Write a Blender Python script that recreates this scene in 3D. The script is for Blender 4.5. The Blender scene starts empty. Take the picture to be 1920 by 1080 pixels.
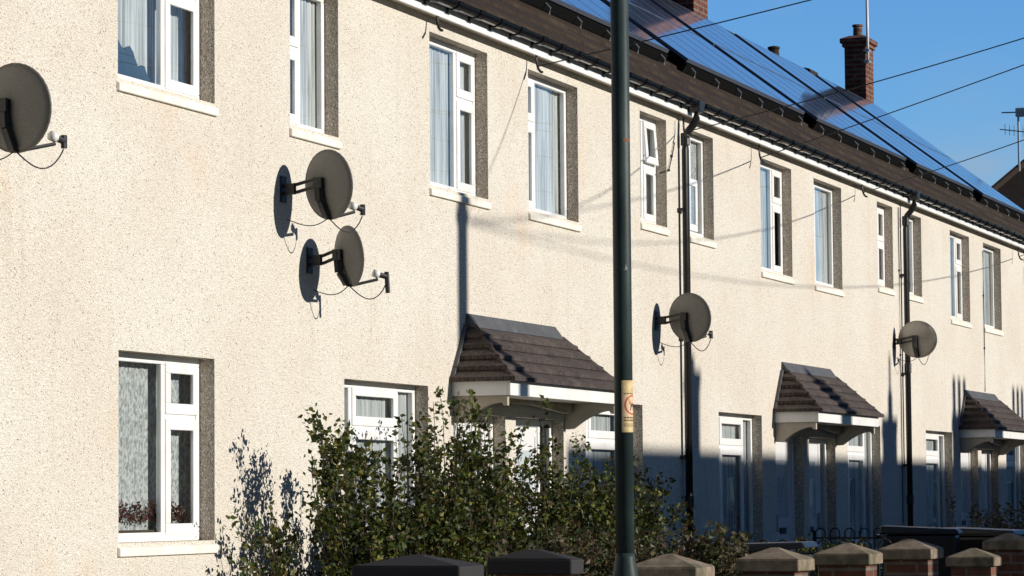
import bpy, bmesh, math, random
from mathutils import Vector, Matrix
R = math.radians
random.seed(7)
SC = bpy.context.scene
COL = SC.collection

# ------------------------------------------------------------------ camera
YAW, PITCH, ROLL = R(19.359), R(3.833), R(0.46)
cd = bpy.data.cameras.new('camera'); cam = bpy.data.objects.new('camera', cd); COL.objects.link(cam)
cd.sensor_width = 36; cd.lens = 112.5; cd.clip_start = 0.1; cd.clip_end = 3000
fw = Vector((math.cos(PITCH)*math.cos(YAW), math.cos(PITCH)*math.sin(YAW), math.sin(PITCH)))
rt = Vector((math.sin(YAW), -math.cos(YAW), 0)); up = rt.cross(fw)
rt2 = math.cos(ROLL)*rt - math.sin(ROLL)*up; up2 = math.sin(ROLL)*rt + math.cos(ROLL)*up
m = Matrix((rt2, up2, -fw)).transposed().to_4x4(); m.translation = Vector((0, -8.2, 1.5))
cam.matrix_world = m; SC.camera = cam

# ------------------------------------------------------------------ sky and sun
SUN_AZ, SUN_EL = R(5.0), R(17.7)          # azimuth from the house fronts' normal towards +X
SKY_STRENGTH, SUN_STRENGTH = 0.05, 4.9
wd = bpy.data.worlds.new('World'); SC.world = wd; wd.use_nodes = True
nt = wd.node_tree; nt.nodes.clear()
def wn(t): return nt.nodes.new(t)
out = wn('ShaderNodeOutputWorld'); bg = wn('ShaderNodeBackground'); sky = wn('ShaderNodeTexSky')
sky.sky_type = 'NISHITA'; sky.sun_disc = False; sky.sun_elevation = SUN_EL; sky.sun_rotation = math.pi - SUN_AZ
sky.air_density = 1.0; sky.dust_density = 0.1; sky.ozone_density = 3.0
tint = wn('ShaderNodeMix'); tint.data_type = 'RGBA'; tint.blend_type = 'MULTIPLY'; tint.inputs[0].default_value = 1
tint.inputs[7].default_value = (0.56, 0.93, 1.36, 1)
nt.links.new(sky.outputs[0], tint.inputs[6])
sdot = wn('ShaderNodeVectorMath'); sdot.operation = 'DOT_PRODUCT'; sdot.inputs[1].default_value = (0.93, 0.35, 0.10)   # sky gain shaped by hand: brighter along the view, dimmed elsewhere to deepen shade
sgain = wn('ShaderNodeMapRange'); sgain.inputs[1].default_value = .1; sgain.inputs[2].default_value = .85; sgain.inputs[3].default_value = .62; sgain.inputs[4].default_value = 2.35
sprod = wn('ShaderNodeVectorMath'); sprod.operation = 'SCALE'
tc = wn('ShaderNodeTexCoord'); nt.links.new(tc.outputs['Generated'], sdot.inputs[0]); nt.links.new(sdot.outputs['Value'], sgain.inputs[0]); nt.links.new(tint.outputs[2], sprod.inputs[0]); nt.links.new(sgain.outputs[0], sprod.inputs['Scale']); nz = wn('ShaderNodeTexNoise'); nz.inputs['Scale'].default_value = 14; nz.inputs['Detail'].default_value = 8
mp = wn('ShaderNodeMapping'); mp.inputs['Scale'].default_value = (1, 1, 2.2)
nt.links.new(tc.outputs['Generated'], mp.inputs[0]); nt.links.new(mp.outputs[0], nz.inputs['Vector'])
dist = wn('ShaderNodeVectorMath'); dist.operation = 'DISTANCE'; dist.inputs[1].default_value = (0.977, 0.188, 0.0985)
nt.links.new(tc.outputs['Generated'], dist.inputs[0])
mr = wn('ShaderNodeMapRange'); mr.inputs[1].default_value = 0.0; mr.inputs[2].default_value = 0.045; mr.inputs[3].default_value = 1; mr.inputs[4].default_value = 0.0
nt.links.new(dist.outputs['Value'], mr.inputs[0])
cr = wn('ShaderNodeMapRange'); cr.inputs[1].default_value = 0.42; cr.inputs[2].default_value = 0.75; cr.inputs[4].default_value = 0.5
nt.links.new(nz.outputs[0], cr.inputs[0])
mul = wn('ShaderNodeMath'); mul.operation = 'MULTIPLY'; nt.links.new(mr.outputs[0], mul.inputs[0]); nt.links.new(cr.outputs[0], mul.inputs[1])
cr2 = wn('ShaderNodeMapRange'); cr2.inputs[1].default_value = 0.62; cr2.inputs[2].default_value = 0.85; cr2.inputs[4].default_value = 0.35
nt.links.new(nz.outputs[0], cr2.inputs[0])
add = wn('ShaderNodeMath'); add.operation = 'ADD'; add.use_clamp = True; nt.links.new(mul.outputs[0], add.inputs[0]); nt.links.new(cr2.outputs[0], add.inputs[1])
cl = wn('ShaderNodeMix'); cl.data_type = 'RGBA'; cl.inputs[7].default_value = (7.4, 8.8, 10.6, 1)
nt.links.new(add.outputs[0], cl.inputs[0]); nt.links.new(sprod.outputs[0], cl.inputs[6])
nt.links.new(cl.outputs[2], bg.inputs[0]); bg.inputs[1].default_value = SKY_STRENGTH; nt.links.new(bg.outputs[0], out.inputs[0])

sd = bpy.data.lights.new('sun', 'SUN'); sun = bpy.data.objects.new('sun', sd); COL.objects.link(sun)
sd.energy = SUN_STRENGTH; sd.angle = R(0.5); sd.color = (1.0, 0.935, 0.84)
sv = Vector((math.sin(SUN_AZ)*math.cos(SUN_EL), -math.cos(SUN_AZ)*math.cos(SUN_EL), math.sin(SUN_EL)))
sun.rotation_euler = sv.to_track_quat('Z', 'Y').to_euler()
vs = SC.view_settings; vs.view_transform = 'Standard'; vs.look = 'None'; vs.exposure = 0.0; vs.gamma = 1
SC.cycles.max_bounces = 8; SC.cycles.transparent_max_bounces = 24

# ------------------------------------------------------------------ helpers
class MB:
    def __init__(s): s.v = []; s.f = []
    def quad(s, *p):
        n = len(s.v); s.v += [tuple(q) for q in p]; s.f.append(tuple(range(n, n+len(p))))
    def hexa(s, a, b):            # two quads (bottom a, top b), same winding
        n = len(s.v); s.v += [tuple(p) for p in a] + [tuple(p) for p in b]
        s.f += [(n+3, n+2, n+1, n), (n+4, n+5, n+6, n+7)]
        for i in range(4):
            j = (i+1) % 4; s.f.append((n+i, n+j, n+4+j, n+4+i))
    def box(s, x0, x1, y0, y1, z0, z1):
        s.hexa([(x0, y0, z0), (x1, y0, z0), (x1, y1, z0), (x0, y1, z0)], [(x0, y0, z1), (x1, y0, z1), (x1, y1, z1), (x0, y1, z1)])
    def prism(s, poly, axis, a, b):     # poly of 2-tuples in the plane normal to axis
        def P(q, t):
            return (t, q[0], q[1]) if axis == 'x' else (q[0], t, q[1]) if axis == 'y' else (q[0], q[1], t)
        n = len(s.v); k = len(poly)
        s.v += [P(q, a) for q in poly] + [P(q, b) for q in poly]
        s.f += [tuple(range(n+k-1, n-1, -1)), tuple(range(n+k, n+2*k))]
        for i in range(k):
            j = (i+1) % k; s.f.append((n+i, n+j, n+k+j, n+k+i))
    def tube(s, pts, r, n=8, r2=None, cap=True):
        pts = [Vector(p) for p in pts]; k = len(pts); base = len(s.v)
        for i, p in enumerate(pts):
            d = (pts[min(i+1, k-1)] - pts[max(i-1, 0)]).normalized()
            a = d.cross(Vector((0, 0, 1)))
            if a.length < 1e-3: a = d.cross(Vector((1, 0, 0)))
            a.normalize(); b = d.cross(a)
            rr = r if r2 is None else r + (r2-r)*i/(k-1)
            for q in range(n):
                t = 2*math.pi*q/n; s.v.append(tuple(p + a*math.cos(t)*rr + b*math.sin(t)*rr))
        for i in range(k-1):
            for q in range(n):
                w = (q+1) % n
                s.f.append((base+i*n+q, base+i*n+w, base+(i+1)*n+w, base+(i+1)*n+q))
        if cap:
            s.f.append(tuple(base+q for q in range(n-1, -1, -1))); s.f.append(tuple(base+(k-1)*n+q for q in range(n)))
    def lathe(s, prof, cx, cy, n=24):   # prof of (r, z)
        base = len(s.v)
        for r, z in prof:
            for q in range(n):
                t = 2*math.pi*q/n; s.v.append((cx+r*math.cos(t), cy+r*math.sin(t), z))
        for i in range(len(prof)-1):
            for q in range(n):
                w = (q+1) % n
                s.f.append((base+i*n+q, base+i*n+w, base+(i+1)*n+w, base+(i+1)*n+q))
        s.f.append(tuple(base+q for q in range(n-1, -1, -1))); s.f.append(tuple(base+(len(prof)-1)*n+q for q in range(n)))
    def build(s, name, mat, parent=None, smooth=False, bevel=0, label=None):
        o0 = Vector((0, 0, 0)); p = parent
        while p is not None: o0 += p.location; p = p.parent
        me = bpy.data.meshes.new(name); me.from_pydata([tuple(Vector(v)-o0) for v in s.v], [], s.f)
        bm = bmesh.new(); bm.from_mesh(me); bmesh.ops.recalc_face_normals(bm, faces=bm.faces); bm.to_mesh(me); bm.free()
        if mat: me.materials.append(mat)
        if smooth: me.shade_smooth()
        o = bpy.data.objects.new(name, me); COL.objects.link(o); o.parent = parent
        if bevel:
            md = o.modifiers.new('bevel', 'BEVEL'); md.width = bevel; md.segments = 2; md.limit_method = 'ANGLE'
        if label: o['label'] = label
        return o

def thing(name, label, cat, loc=(0, 0, 0), group=None):
    o = bpy.data.objects.new(name, None); COL.objects.link(o); o.location = loc; o.empty_display_size = .1
    return tag(o, label, cat, group)
def tag(o, label, cat, group=None):
    o['label'] = label; o['category'] = cat
    if group: o['group'] = group
    return o
def struct(o): o['kind'] = 'structure'; return o
def dup(o, parent=None):
    c = o.copy(); COL.objects.link(c); c.parent = parent
    for ch in [x for x in COL.objects if x.parent == o]: dup(ch, c)
    return c

# ------------------------------------------------------------------ materials
def mat(name, col, rough=.6, metal=0, spec=.5):
    m = bpy.data.materials.new(name); m.use_nodes = True; b = m.node_tree.nodes['Principled BSDF']
    b.inputs['Base Color'].default_value = (*col, 1); b.inputs['Roughness'].default_value = rough
    b.inputs['Metallic'].default_value = metal; b.inputs['Specular IOR Level'].default_value = spec
    return m
def N(m, t, **kw):
    n = m.node_tree.nodes.new(t)
    for k, v in kw.items():
        if k in n.inputs: n.inputs[k].default_value = v
        else: setattr(n, k, v)
    return n
def L(m, a, b): m.node_tree.links.new(a, b)
def B(m): return m.node_tree.nodes['Principled BSDF']
def ramp(m, fac, stops):
    r = N(m, 'ShaderNodeValToRGB'); e = r.color_ramp.elements
    while len(e) < len(stops): e.new(.5)
    for el, (p, c) in zip(e, stops): el.position = p; el.color = (*c, 1)
    L(m, fac, r.inputs[0]); return r.outputs[0]
def mixc(m, fac, a, b, mode='MIX'):
    x = N(m, 'ShaderNodeMix', data_type='RGBA', blend_type=mode)
    for i, v in ((0, fac), (6, a), (7, b)):
        if hasattr(v, 'is_output'): L(m, v, x.inputs[i])
        else: x.inputs[i].default_value = v if i == 0 else (*v, 1)
    return x.outputs[2]
def bump(m, h, strength=.5, dist=.01, normal=None):
    b = N(m, 'ShaderNodeBump'); b.inputs['Strength'].default_value = strength; b.inputs['Distance'].default_value = dist
    L(m, h, b.inputs['Height'])
    if normal: L(m, normal, b.inputs['Normal'])
    L(m, b.outputs[0], B(m).inputs['Normal']); return b.outputs[0]
def pos(m): return N(m, 'ShaderNodeNewGeometry').outputs['Position']
def noise(m, vec, scale, detail=4, rough=.55):
    n = N(m, 'ShaderNodeTexNoise'); n.inputs['Scale'].default_value = scale; n.inputs['Detail'].default_value = detail; n.inputs['Roughness'].default_value = rough
    L(m, vec, n.inputs['Vector']); return n.outputs[0]
def mapping(m, vec, scale=(1, 1, 1), rot=(0, 0, 0)):
    n = N(m, 'ShaderNodeMapping'); n.inputs['Scale'].default_value = scale; n.inputs['Rotation'].default_value = rot
    L(m, vec, n.inputs[0]); return n.outputs[0]

def make_pebbledash():
    m = mat('pebbledash', (.78, .70, .58), .9, spec=.15); p = pos(m)
    v = N(m, 'ShaderNodeTexVoronoi', Scale=125.0); L(m, p, v.inputs['Vector'])
    sep = N(m, 'ShaderNodeSeparateColor'); L(m, v.outputs['Color'], sep.inputs[0])
    c = ramp(m, sep.outputs[0], [(0, (.30, .25, .20)), (.018, (.46, .405, .34)), (.045, (.65, .60, .515)), (.2, (.745, .70, .61)), (.7, (.795, .755, .665)), (1, (.84, .81, .735))])
    big = noise(m, p, .9, 5); c = mixc(m, ramp(m, big, [(.40, (0, 0, 0)), (.75, (1, 1, 1))]), c, (.93, .89, .86), 'MULTIPLY')
    st = noise(m, mapping(m, p, (1.1, 1.1, .8)), .75, 3)
    c = mixc(m, ramp(m, st, [(.60, (0, 0, 0)), (.76, (.9, .9, .9))]), c, (1.0, .87, .78), 'MULTIPLY')
    dr = noise(m, mapping(m, p, (6, 6, .5)), 1.0, 3)       # rain streaks
    c = mixc(m, ramp(m, dr, [(.58, (0, 0, 0)), (.8, (.7, .7, .7))]), c, (.90, .86, .82), 'MULTIPLY')
    gr = N(m, 'ShaderNodeSeparateXYZ'); L(m, p, gr.inputs[0]); gz = N(m, 'ShaderNodeMapRange'); gz.inputs[1].default_value = .2; gz.inputs[2].default_value = 1.3; gz.inputs[3].default_value = .75; gz.inputs[4].default_value = 0; L(m, gr.outputs[2], gz.inputs[0])
    gm = N(m, 'ShaderNodeMath', operation='MULTIPLY'); L(m, gz.outputs[0], gm.inputs[0]); L(m, noise(m, p, 3.5, 5), gm.inputs[1]); c = mixc(m, gm.outputs[0], c, (.72, .68, .60), 'MULTIPLY')   # splash-back dirt near the ground
    L(m, c, B(m).inputs['Base Color'])
    bump(m, v.outputs['Distance'], .75, .012); return m
M_wall = make_pebbledash()
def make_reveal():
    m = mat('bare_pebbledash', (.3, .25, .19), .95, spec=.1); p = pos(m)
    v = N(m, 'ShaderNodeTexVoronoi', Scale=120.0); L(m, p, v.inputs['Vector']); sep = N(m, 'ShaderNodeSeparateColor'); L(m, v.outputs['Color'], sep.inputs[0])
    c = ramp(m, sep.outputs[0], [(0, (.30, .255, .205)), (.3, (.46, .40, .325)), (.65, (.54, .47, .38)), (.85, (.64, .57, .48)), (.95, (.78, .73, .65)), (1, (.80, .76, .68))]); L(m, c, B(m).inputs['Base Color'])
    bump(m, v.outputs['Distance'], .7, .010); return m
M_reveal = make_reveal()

def make_upvc():
    m = mat('white_upvc', (.83, .83, .82), .32); p = pos(m)
    c = mixc(m, ramp(m, noise(m, p, 5, 4), [(.45, (0, 0, 0)), (.8, (1, 1, 1))]), (.86, .86, .85), (.74, .73, .69)); L(m, c, B(m).inputs['Base Color']); return m
M_upvc = make_upvc()
def make_sill():
    m = mat('painted_sill', (.80, .77, .69), .7); p = pos(m)
    c = mixc(m, ramp(m, noise(m, p, 7, 5), [(.42, (0, 0, 0)), (.75, (1, 1, 1))]), (.82, .79, .71), (.66, .62, .53)); L(m, c, B(m).inputs['Base Color']); return m
M_sill = make_sill()
def make_glass():
    m = bpy.data.materials.new('window_glass'); m.use_nodes = True; t = m.node_tree; t.nodes.clear()
    o = N(m, 'ShaderNodeOutputMaterial'); tr = N(m, 'ShaderNodeBsdfTransparent'); gl = N(m, 'ShaderNodeBsdfGlossy'); gl.inputs['Roughness'].default_value = .012
    tr.inputs[0].default_value = (.90, .94, .95, 1); gl.inputs[0].default_value = (.96, .98, 1, 1)
    g = N(m, 'ShaderNodeNewGeometry'); dt = N(m, 'ShaderNodeVectorMath', operation='DOT_PRODUCT'); L(m, g.outputs['Normal'], dt.inputs[0]); L(m, g.outputs['Incoming'], dt.inputs[1])
    ab = N(m, 'ShaderNodeMath', operation='ABSOLUTE'); L(m, dt.outputs['Value'], ab.inputs[0])
    om = N(m, 'ShaderNodeMath', operation='SUBTRACT'); om.inputs[0].default_value = 1; L(m, ab.outputs[0], om.inputs[1])
    pw = N(m, 'ShaderNodeMath', operation='POWER'); pw.inputs[1].default_value = 5.0; L(m, om.outputs[0], pw.inputs[0])
    fr = N(m, 'ShaderNodeMapRange'); fr.inputs[3].default_value = .055; fr.inputs[4].default_value = 1.0; L(m, pw.outputs[0], fr.inputs[0])   # double glazing seen at a slant
    nz = noise(m, pos(m), 1.3, 2); b = N(m, 'ShaderNodeBump'); b.inputs['Strength'].default_value = .04; b.inputs['Distance'].default_value = .03
    L(m, nz, b.inputs['Height']); L(m, b.outputs[0], gl.inputs['Normal'])
    mx = N(m, 'ShaderNodeMixShader'); L(m, fr.outputs[0], mx.inputs[0]); L(m, tr.outputs[0], mx.inputs[1]); L(m, gl.outputs[0], mx.inputs[2]); L(m, mx.outputs[0], o.inputs[0]); return m
M_glass = make_glass()
def make_net(name, col, holes, scale, zs):
    m = bpy.data.materials.new(name); m.use_nodes = True; t = m.node_tree; t.nodes.clear()
    o = N(m, 'ShaderNodeOutputMaterial'); d = N(m, 'ShaderNodeBsdfDiffuse'); d.inputs[0].default_value = (*col, 1)
    tl = N(m, 'ShaderNodeBsdfTranslucent'); tl.inputs[0].default_value = (*col, 1)
    tr = N(m, 'ShaderNodeBsdfTransparent')
    a = N(m, 'ShaderNodeMixShader'); a.inputs[0].default_value = .3; L(m, d.outputs[0], a.inputs[1]); L(m, tl.outputs[0], a.inputs[2])
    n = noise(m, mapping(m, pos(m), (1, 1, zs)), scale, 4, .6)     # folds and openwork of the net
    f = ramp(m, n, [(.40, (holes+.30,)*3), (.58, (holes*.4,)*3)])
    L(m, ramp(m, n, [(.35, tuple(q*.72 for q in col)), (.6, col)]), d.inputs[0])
    mx = N(m, 'ShaderNodeMixShader'); L(m, f, mx.inputs[0]); L(m, a.outputs[0], mx.inputs[1]); L(m, tr.outputs[0], mx.inputs[2]); L(m, mx.outputs[0], o.inputs[0]); return m
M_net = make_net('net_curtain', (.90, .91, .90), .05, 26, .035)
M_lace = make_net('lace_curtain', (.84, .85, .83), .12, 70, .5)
M_drape = mat('curtain_cloth', (.52, .50, .45), .9)
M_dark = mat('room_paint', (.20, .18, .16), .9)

def make_tile():
    m = mat('roof_tile', (.12, .075, .045), .85, spec=.2); p = pos(m)
    sp = N(m, 'ShaderNodeSeparateXYZ'); L(m, p, sp.inputs[0])
    w = N(m, 'ShaderNodeMath', operation='FRACT'); ms = N(m, 'ShaderNodeMath', operation='MULTIPLY'); ms.inputs[1].default_value = 1/.30
    L(m, sp.outputs[0], ms.inputs[0]); L(m, ms.outputs[0], w.inputs[0])
    n1 = noise(m, p, 2.2, 6); n2 = noise(m, p, 26, 4)
    c = ramp(m, n1, [(.3, (.022, .014, .009)), (.5, (.038, .025, .015)), (.7, (.060, .043, .027))])
    c = mixc(m, ramp(m, n2, [(.5, (0, 0, 0)), (.72, (.6, .6, .6))]), c, (.075, .068, .042))
    cell = N(m, 'ShaderNodeTexVoronoi'); cell.inputs['Scale'].default_value = 3.4; L(m, p, cell.inputs['Vector'])
    hs = N(m, 'ShaderNodeSeparateColor'); L(m, cell.outputs['Color'], hs.inputs[0])
    c = mixc(m, .35, c, ramp(m, hs.outputs[0], [(0, (.014, .010, .008)), (1, (.066, .043, .026))])); L(m, c, B(m).inputs['Base Color'])
    h = ramp(m, w.outputs[0], [(0, (0, 0, 0)), (.06, (.3, .3, .3)), (.25, (1, 1, 1)), (.45, (.4, .4, .4)), (.62, (.4, .4, .4)), (.82, (1, 1, 1)), (1, (.25, .25, .25))])
    bump(m, h, 1.0, .045); return m
M_tile = make_tile()
def make_porch_tile():
    m = mat('porch_tile', (.10, .06, .05), .8, spec=.25); p = pos(m)
    sp = N(m, 'ShaderNodeSeparateXYZ'); L(m, p, sp.inputs[0])
    ad = N(m, 'ShaderNodeMath', operation='ADD'); L(m, sp.outputs[0], ad.inputs[0]); L(m, sp.outputs[1], ad.inputs[1])
    ms = N(m, 'ShaderNodeMath', operation='MULTIPLY'); ms.inputs[1].default_value = 1/.055; L(m, ad.outputs[0], ms.inputs[0])
    w = N(m, 'ShaderNodeMath', operation='FRACT'); L(m, ms.outputs[0], w.inputs[0])
    n1 = noise(m, p, 6, 6); c = ramp(m, n1, [(.3, (.040, .031, .029)), (.55, (.066, .051, .046)), (.75, (.105, .084, .073))])
    c = mixc(m, ramp(m, noise(m, p, 45, 3), [(.5, (0, 0, 0)), (.75, (.6, .6, .6))]), c, (.16, .135, .115)); L(m, c, B(m).inputs['Base Color'])
    h = ramp(m, w.outputs[0], [(0, (0, 0, 0)), (.18, (1, 1, 1)), (.8, (1, 1, 1)), (1, (0, 0, 0))]); bump(m, h, .55, .012); return m
M_ptile = make_porch_tile()
def make_lead():
    m = mat('lead_flashing', (.09, .092, .098), .7, 0); p = pos(m)
    c = ramp(m, noise(m, p, 9, 5), [(.3, (.055, .057, .062)), (.6, (.085, .088, .092)), (.8, (.15, .15, .15))]); L(m, c, B(m).inputs['Base Color'])
    bump(m, noise(m, p, 14, 3), .35, .01); return m
M_lead = make_lead()
def make_soffit():
    m = mat('cream_soffit', (.62, .56, .45), .6); p = pos(m)
    c = ramp(m, noise(m, p, 6, 4), [(.35, (.42, .37, .29)), (.7, (.54, .49, .40))]); L(m, c, B(m).inputs['Base Color']); return m
M_soffit = make_soffit()
M_black = mat('black_plastic', (.012, .012, .013), .38)
M_gutter = mat('black_gutter', (.007, .007, .008), .17)
M_metal_blk = mat('black_metal', (.018, .018, .019), .5)
M_pframe = mat('anodised_frame', (.16, .19, .25), .3, .5)
M_gapshade = mat('gap_shade_black', (.008, .008, .008), .95, spec=.05)  # near-black colour painting the shade beneath the raised panels
M_alu = mat('aluminium', (.55, .55, .56), .42, .85)
def make_panel():
    m = bpy.data.materials.new('solar_glass'); m.use_nodes = True; b = B(m); b.inputs['Roughness'].default_value = .3; b.inputs['Specular IOR Level'].default_value = .55
    b.inputs['Coat Weight'].default_value = 1.0; b.inputs['Coat Roughness'].default_value = .05; b.inputs['Coat IOR'].default_value = 2.1
    tcn = N(m, 'ShaderNodeTexCoord'); sp = N(m, 'ShaderNodeSeparateXYZ'); L(m, tcn.outputs['Object'], sp.inputs[0])
    def lines(sock, period, lo, hi):
        a = N(m, 'ShaderNodeMath', operation='MULTIPLY'); a.inputs[1].default_value = 1/period; L(m, sock, a.inputs[0])
        f = N(m, 'ShaderNodeMath', operation='FRACT'); L(m, a.outputs[0], f.inputs[0])
        return ramp(m, f.outputs[0], [(0, (1, 1, 1)), (lo, (1, 1, 1)), (hi, (0, 0, 0)), (1-hi, (0, 0, 0)), (1-lo, (1, 1, 1))])
    l1 = lines(sp.outputs[0], .163, .05, .09); l2 = lines(sp.outputs[1], .155, .03, .06)
    n1 = noise(m, tcn.outputs['Object'], 5, 3)
    c = ramp(m, n1, [(.3, (.055, .066, .095)), (.7, (.085, .098, .125))])
    c = mixc(m, mixc(m, .75, l1, (0, 0, 0)), c, (.20, .22, .26)); c = mixc(m, mixc(m, .8, l2, (0, 0, 0)), c, (.16, .21, .32)); L(m, c, b.inputs['Base Color']); return m
M_panel = make_panel()
def make_dish(name, a, b_):
    m = mat(name, a, .62, spec=.3); p = pos(m)
    v = N(m, 'ShaderNodeTexVoronoi', Scale=150.0); L(m, p, v.inputs['Vector'])
    c = mixc(m, ramp(m, v.outputs['Distance'], [(.2, (0, 0, 0)), (.6, (1, 1, 1))]), a, b_)
    c = mixc(m, ramp(m, noise(m, p, 9, 4), [(.45, (0, 0, 0)), (.8, (.6, .6, .6))]), c, (.15, .142, .125)); L(m, c, B(m).inputs['Base Color']); return m
M_dish = make_dish('dish_mesh_grey', (.12, .12, .115), (.18, .178, .168))
M_dish_pale = make_dish('dish_mesh_pale', (.34, .32, .28), (.44, .41, .36))
M_white = mat('white_plastic', (.75, .75, .73), .4)
def make_lamp_paint():
    m = mat('lamp_paint', (.045, .07, .065), .5, spec=.22); p = pos(m)
    c = ramp(m, noise(m, mapping(m, p, (1, 1, .4)), 11, 5), [(.35, (.020, .034, .034)), (.6, (.034, .055, .052)), (.78, (.065, .088, .082))])
    ch = noise(m, mapping(m, p, (1, 1, .6)), 17, 4, .7); c = mixc(m, ramp(m, ch, [(.69, (0, 0, 0)), (.72, (1, 1, 1))]), c, (.30, .33, .31))
    L(m, c, B(m).inputs['Base Color']); bump(m, ch, .25, .004); return m
M_lamp = make_lamp_paint()
def make_brick(name, ca, cb, mort, grime=(.5, .45, .4)):
    m = mat(name, ca, .85, spec=.2); p = pos(m)
    sp = N(m, 'ShaderNodeSeparateXYZ'); L(m, p, sp.inputs[0]); ad = N(m, 'ShaderNodeMath', operation='ADD'); L(m, sp.outputs[0], ad.inputs[0]); L(m, sp.outputs[1], ad.inputs[1])
    cb_ = N(m, 'ShaderNodeCombineXYZ'); L(m, ad.outputs[0], cb_.inputs[0]); L(m, sp.outputs[2], cb_.inputs[1])
    b = N(m, 'ShaderNodeTexBrick', Scale=1.0); b.inputs['Brick Width'].default_value = .225; b.inputs['Row Height'].default_value = .075; b.inputs['Mortar Size'].default_value = .011
    b.inputs['Color1'].default_value = (*ca, 1); b.inputs['Color2'].default_value = (*cb, 1); b.inputs['Mortar'].default_value = (*mort, 1); L(m, cb_.outputs[0], b.inputs['Vector'])
    c = mixc(m, ramp(m, noise(m, p, 7, 6), [(.4, (0, 0, 0)), (.75, (1, 1, 1))]), b.outputs['Color'], grime, 'MULTIPLY'); L(m, c, B(m).inputs['Base Color'])
    inv = N(m, 'ShaderNodeMath', operation='SUBTRACT'); inv.inputs[0].default_value = 1; L(m, b.outputs['Fac'], inv.inputs[1]); bump(m, inv.outputs[0], .6, .01); return m
M_brick = make_brick('red_brick', (.19, .060, .036), (.13, .044, .030), (.19, .16, .13))
M_pier_brick = make_brick('pier_brick', (.19, .085, .055), (.14, .06, .042), (.19, .165, .135))
def make_cap():
    m = mat('weathered_concrete', (.36, .30, .23), .9, spec=.15); p = pos(m)
    c = ramp(m, noise(m, p, 12, 7, .65), [(.3, (.15, .12, .088)), (.5, (.25, .20, .145)), (.7, (.35, .29, .215))])
    c = mixc(m, ramp(m, noise(m, p, 5, 5), [(.5, (0, 0, 0)), (.7, (.8, .8, .8))]), c, (.10, .10, .06))
    c = mixc(m, ramp(m, noise(m, p, 90, 3), [(.55, (0, 0, 0)), (.7, (.5, .5, .5))]), c, (.10, .09, .07)); L(m, c, B(m).inputs['Base Color'])
    bump(m, noise(m, p, 70, 5, .7), .5, .006); return m
M_cap = make_cap()
def make_leaf(name, cols):
    m = mat(name, cols[0], .5, spec=.28); g = N(m, 'ShaderNodeNewGeometry')
    c = ramp(m, g.outputs['Random Per Island'], [(i/(len(cols)-1), q) for i, q in enumerate(cols)]); L(m, c, B(m).inputs['Base Color'])
    b = B(m); b.inputs['Transmission Weight'].default_value = 0
    t = N(m, 'ShaderNodeBsdfTranslucent'); L(m, c, t.inputs[0]); mx = N(m, 'ShaderNodeMixShader'); mx.inputs[0].default_value = .16
    o = m.node_tree.nodes['Material Output']; L(m, b.outputs[0], mx.inputs[1]); L(m, t.outputs[0], mx.inputs[2]); L(m, mx.outputs[0], o.inputs[0]); return m
M_leaf = make_leaf('shrub_leaf', [(.014, .026, .006), (.028, .048, .009), (.022, .040, .008), (.065, .095, .013), (.042, .066, .010), (.125, .140, .020), (.014, .026, .006), (.20, .19, .035), (.028, .046, .008), (.10, .062, .02), (.018, .034, .006)])
M_leaf2 = make_leaf('hedge_leaf', [(.025, .04, .012), (.05, .065, .02), (.10, .07, .03), (.07, .05, .028), (.04, .06, .018)])
M_stem = mat('shrub_stem', (.07, .05, .035), .85)
def make_ground(name, stops, scale, bs):
    m = mat(name, stops[0][1], .95, spec=.2); p = pos(m); n = noise(m, p, scale, 8, .65); L(m, ramp(m, n, stops), B(m).inputs['Base Color']); bump(m, n, bs, .02); return m
M_asph = make_ground('asphalt', [(.3, (.035, .035, .037)), (.7, (.065, .064, .062))], 9, .4)
M_pave = make_ground('paving', [(.3, (.16, .15, .14)), (.7, (.27, .26, .24))], 6, .3)
M_soil = make_ground('garden_soil', [(.3, (.05, .04, .03)), (.6, (.07, .075, .03)), (.8, (.05, .075, .025))], 5, .5)
M_land = make_ground('land', [(.3, (.05, .06, .03)), (.7, (.09, .09, .06))], .4, .2)
M_kerb = make_ground('kerb_stone', [(.3, (.25, .24, .22)), (.7, (.36, .34, .31))], 12, .3)
M_paint = mat('road_paint', (.75, .74, .70), .7)
M_door = mat('white_door', (.74, .75, .77), .35)
M_render = make_ground('grey_render', [(.3, (.42, .38, .32)), (.7, (.52, .48, .41))], 3, .2)
M_wood = make_ground('creosoted_wood', [(.3, (.05, .035, .022)), (.7, (.10, .07, .045))], 14, .3)
M_farroof = make_ground('dark_slate', [(.3, (.030, .022, .018)), (.7, (.055, .040, .032))], 3, .4)
M_galv = mat('galvanised', (.45, .46, .47), .4, .8)
M_blue = mat('blue_cloth', (.035, .065, .105), .9)
M_petal = make_leaf('dried_flower', [(.10, .015, .018), (.06, .02, .02), (.16, .03, .03), (.05, .045, .02), (.22, .16, .13)])
M_cable = mat('black_cable', (.012, .012, .014), .6)

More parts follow.
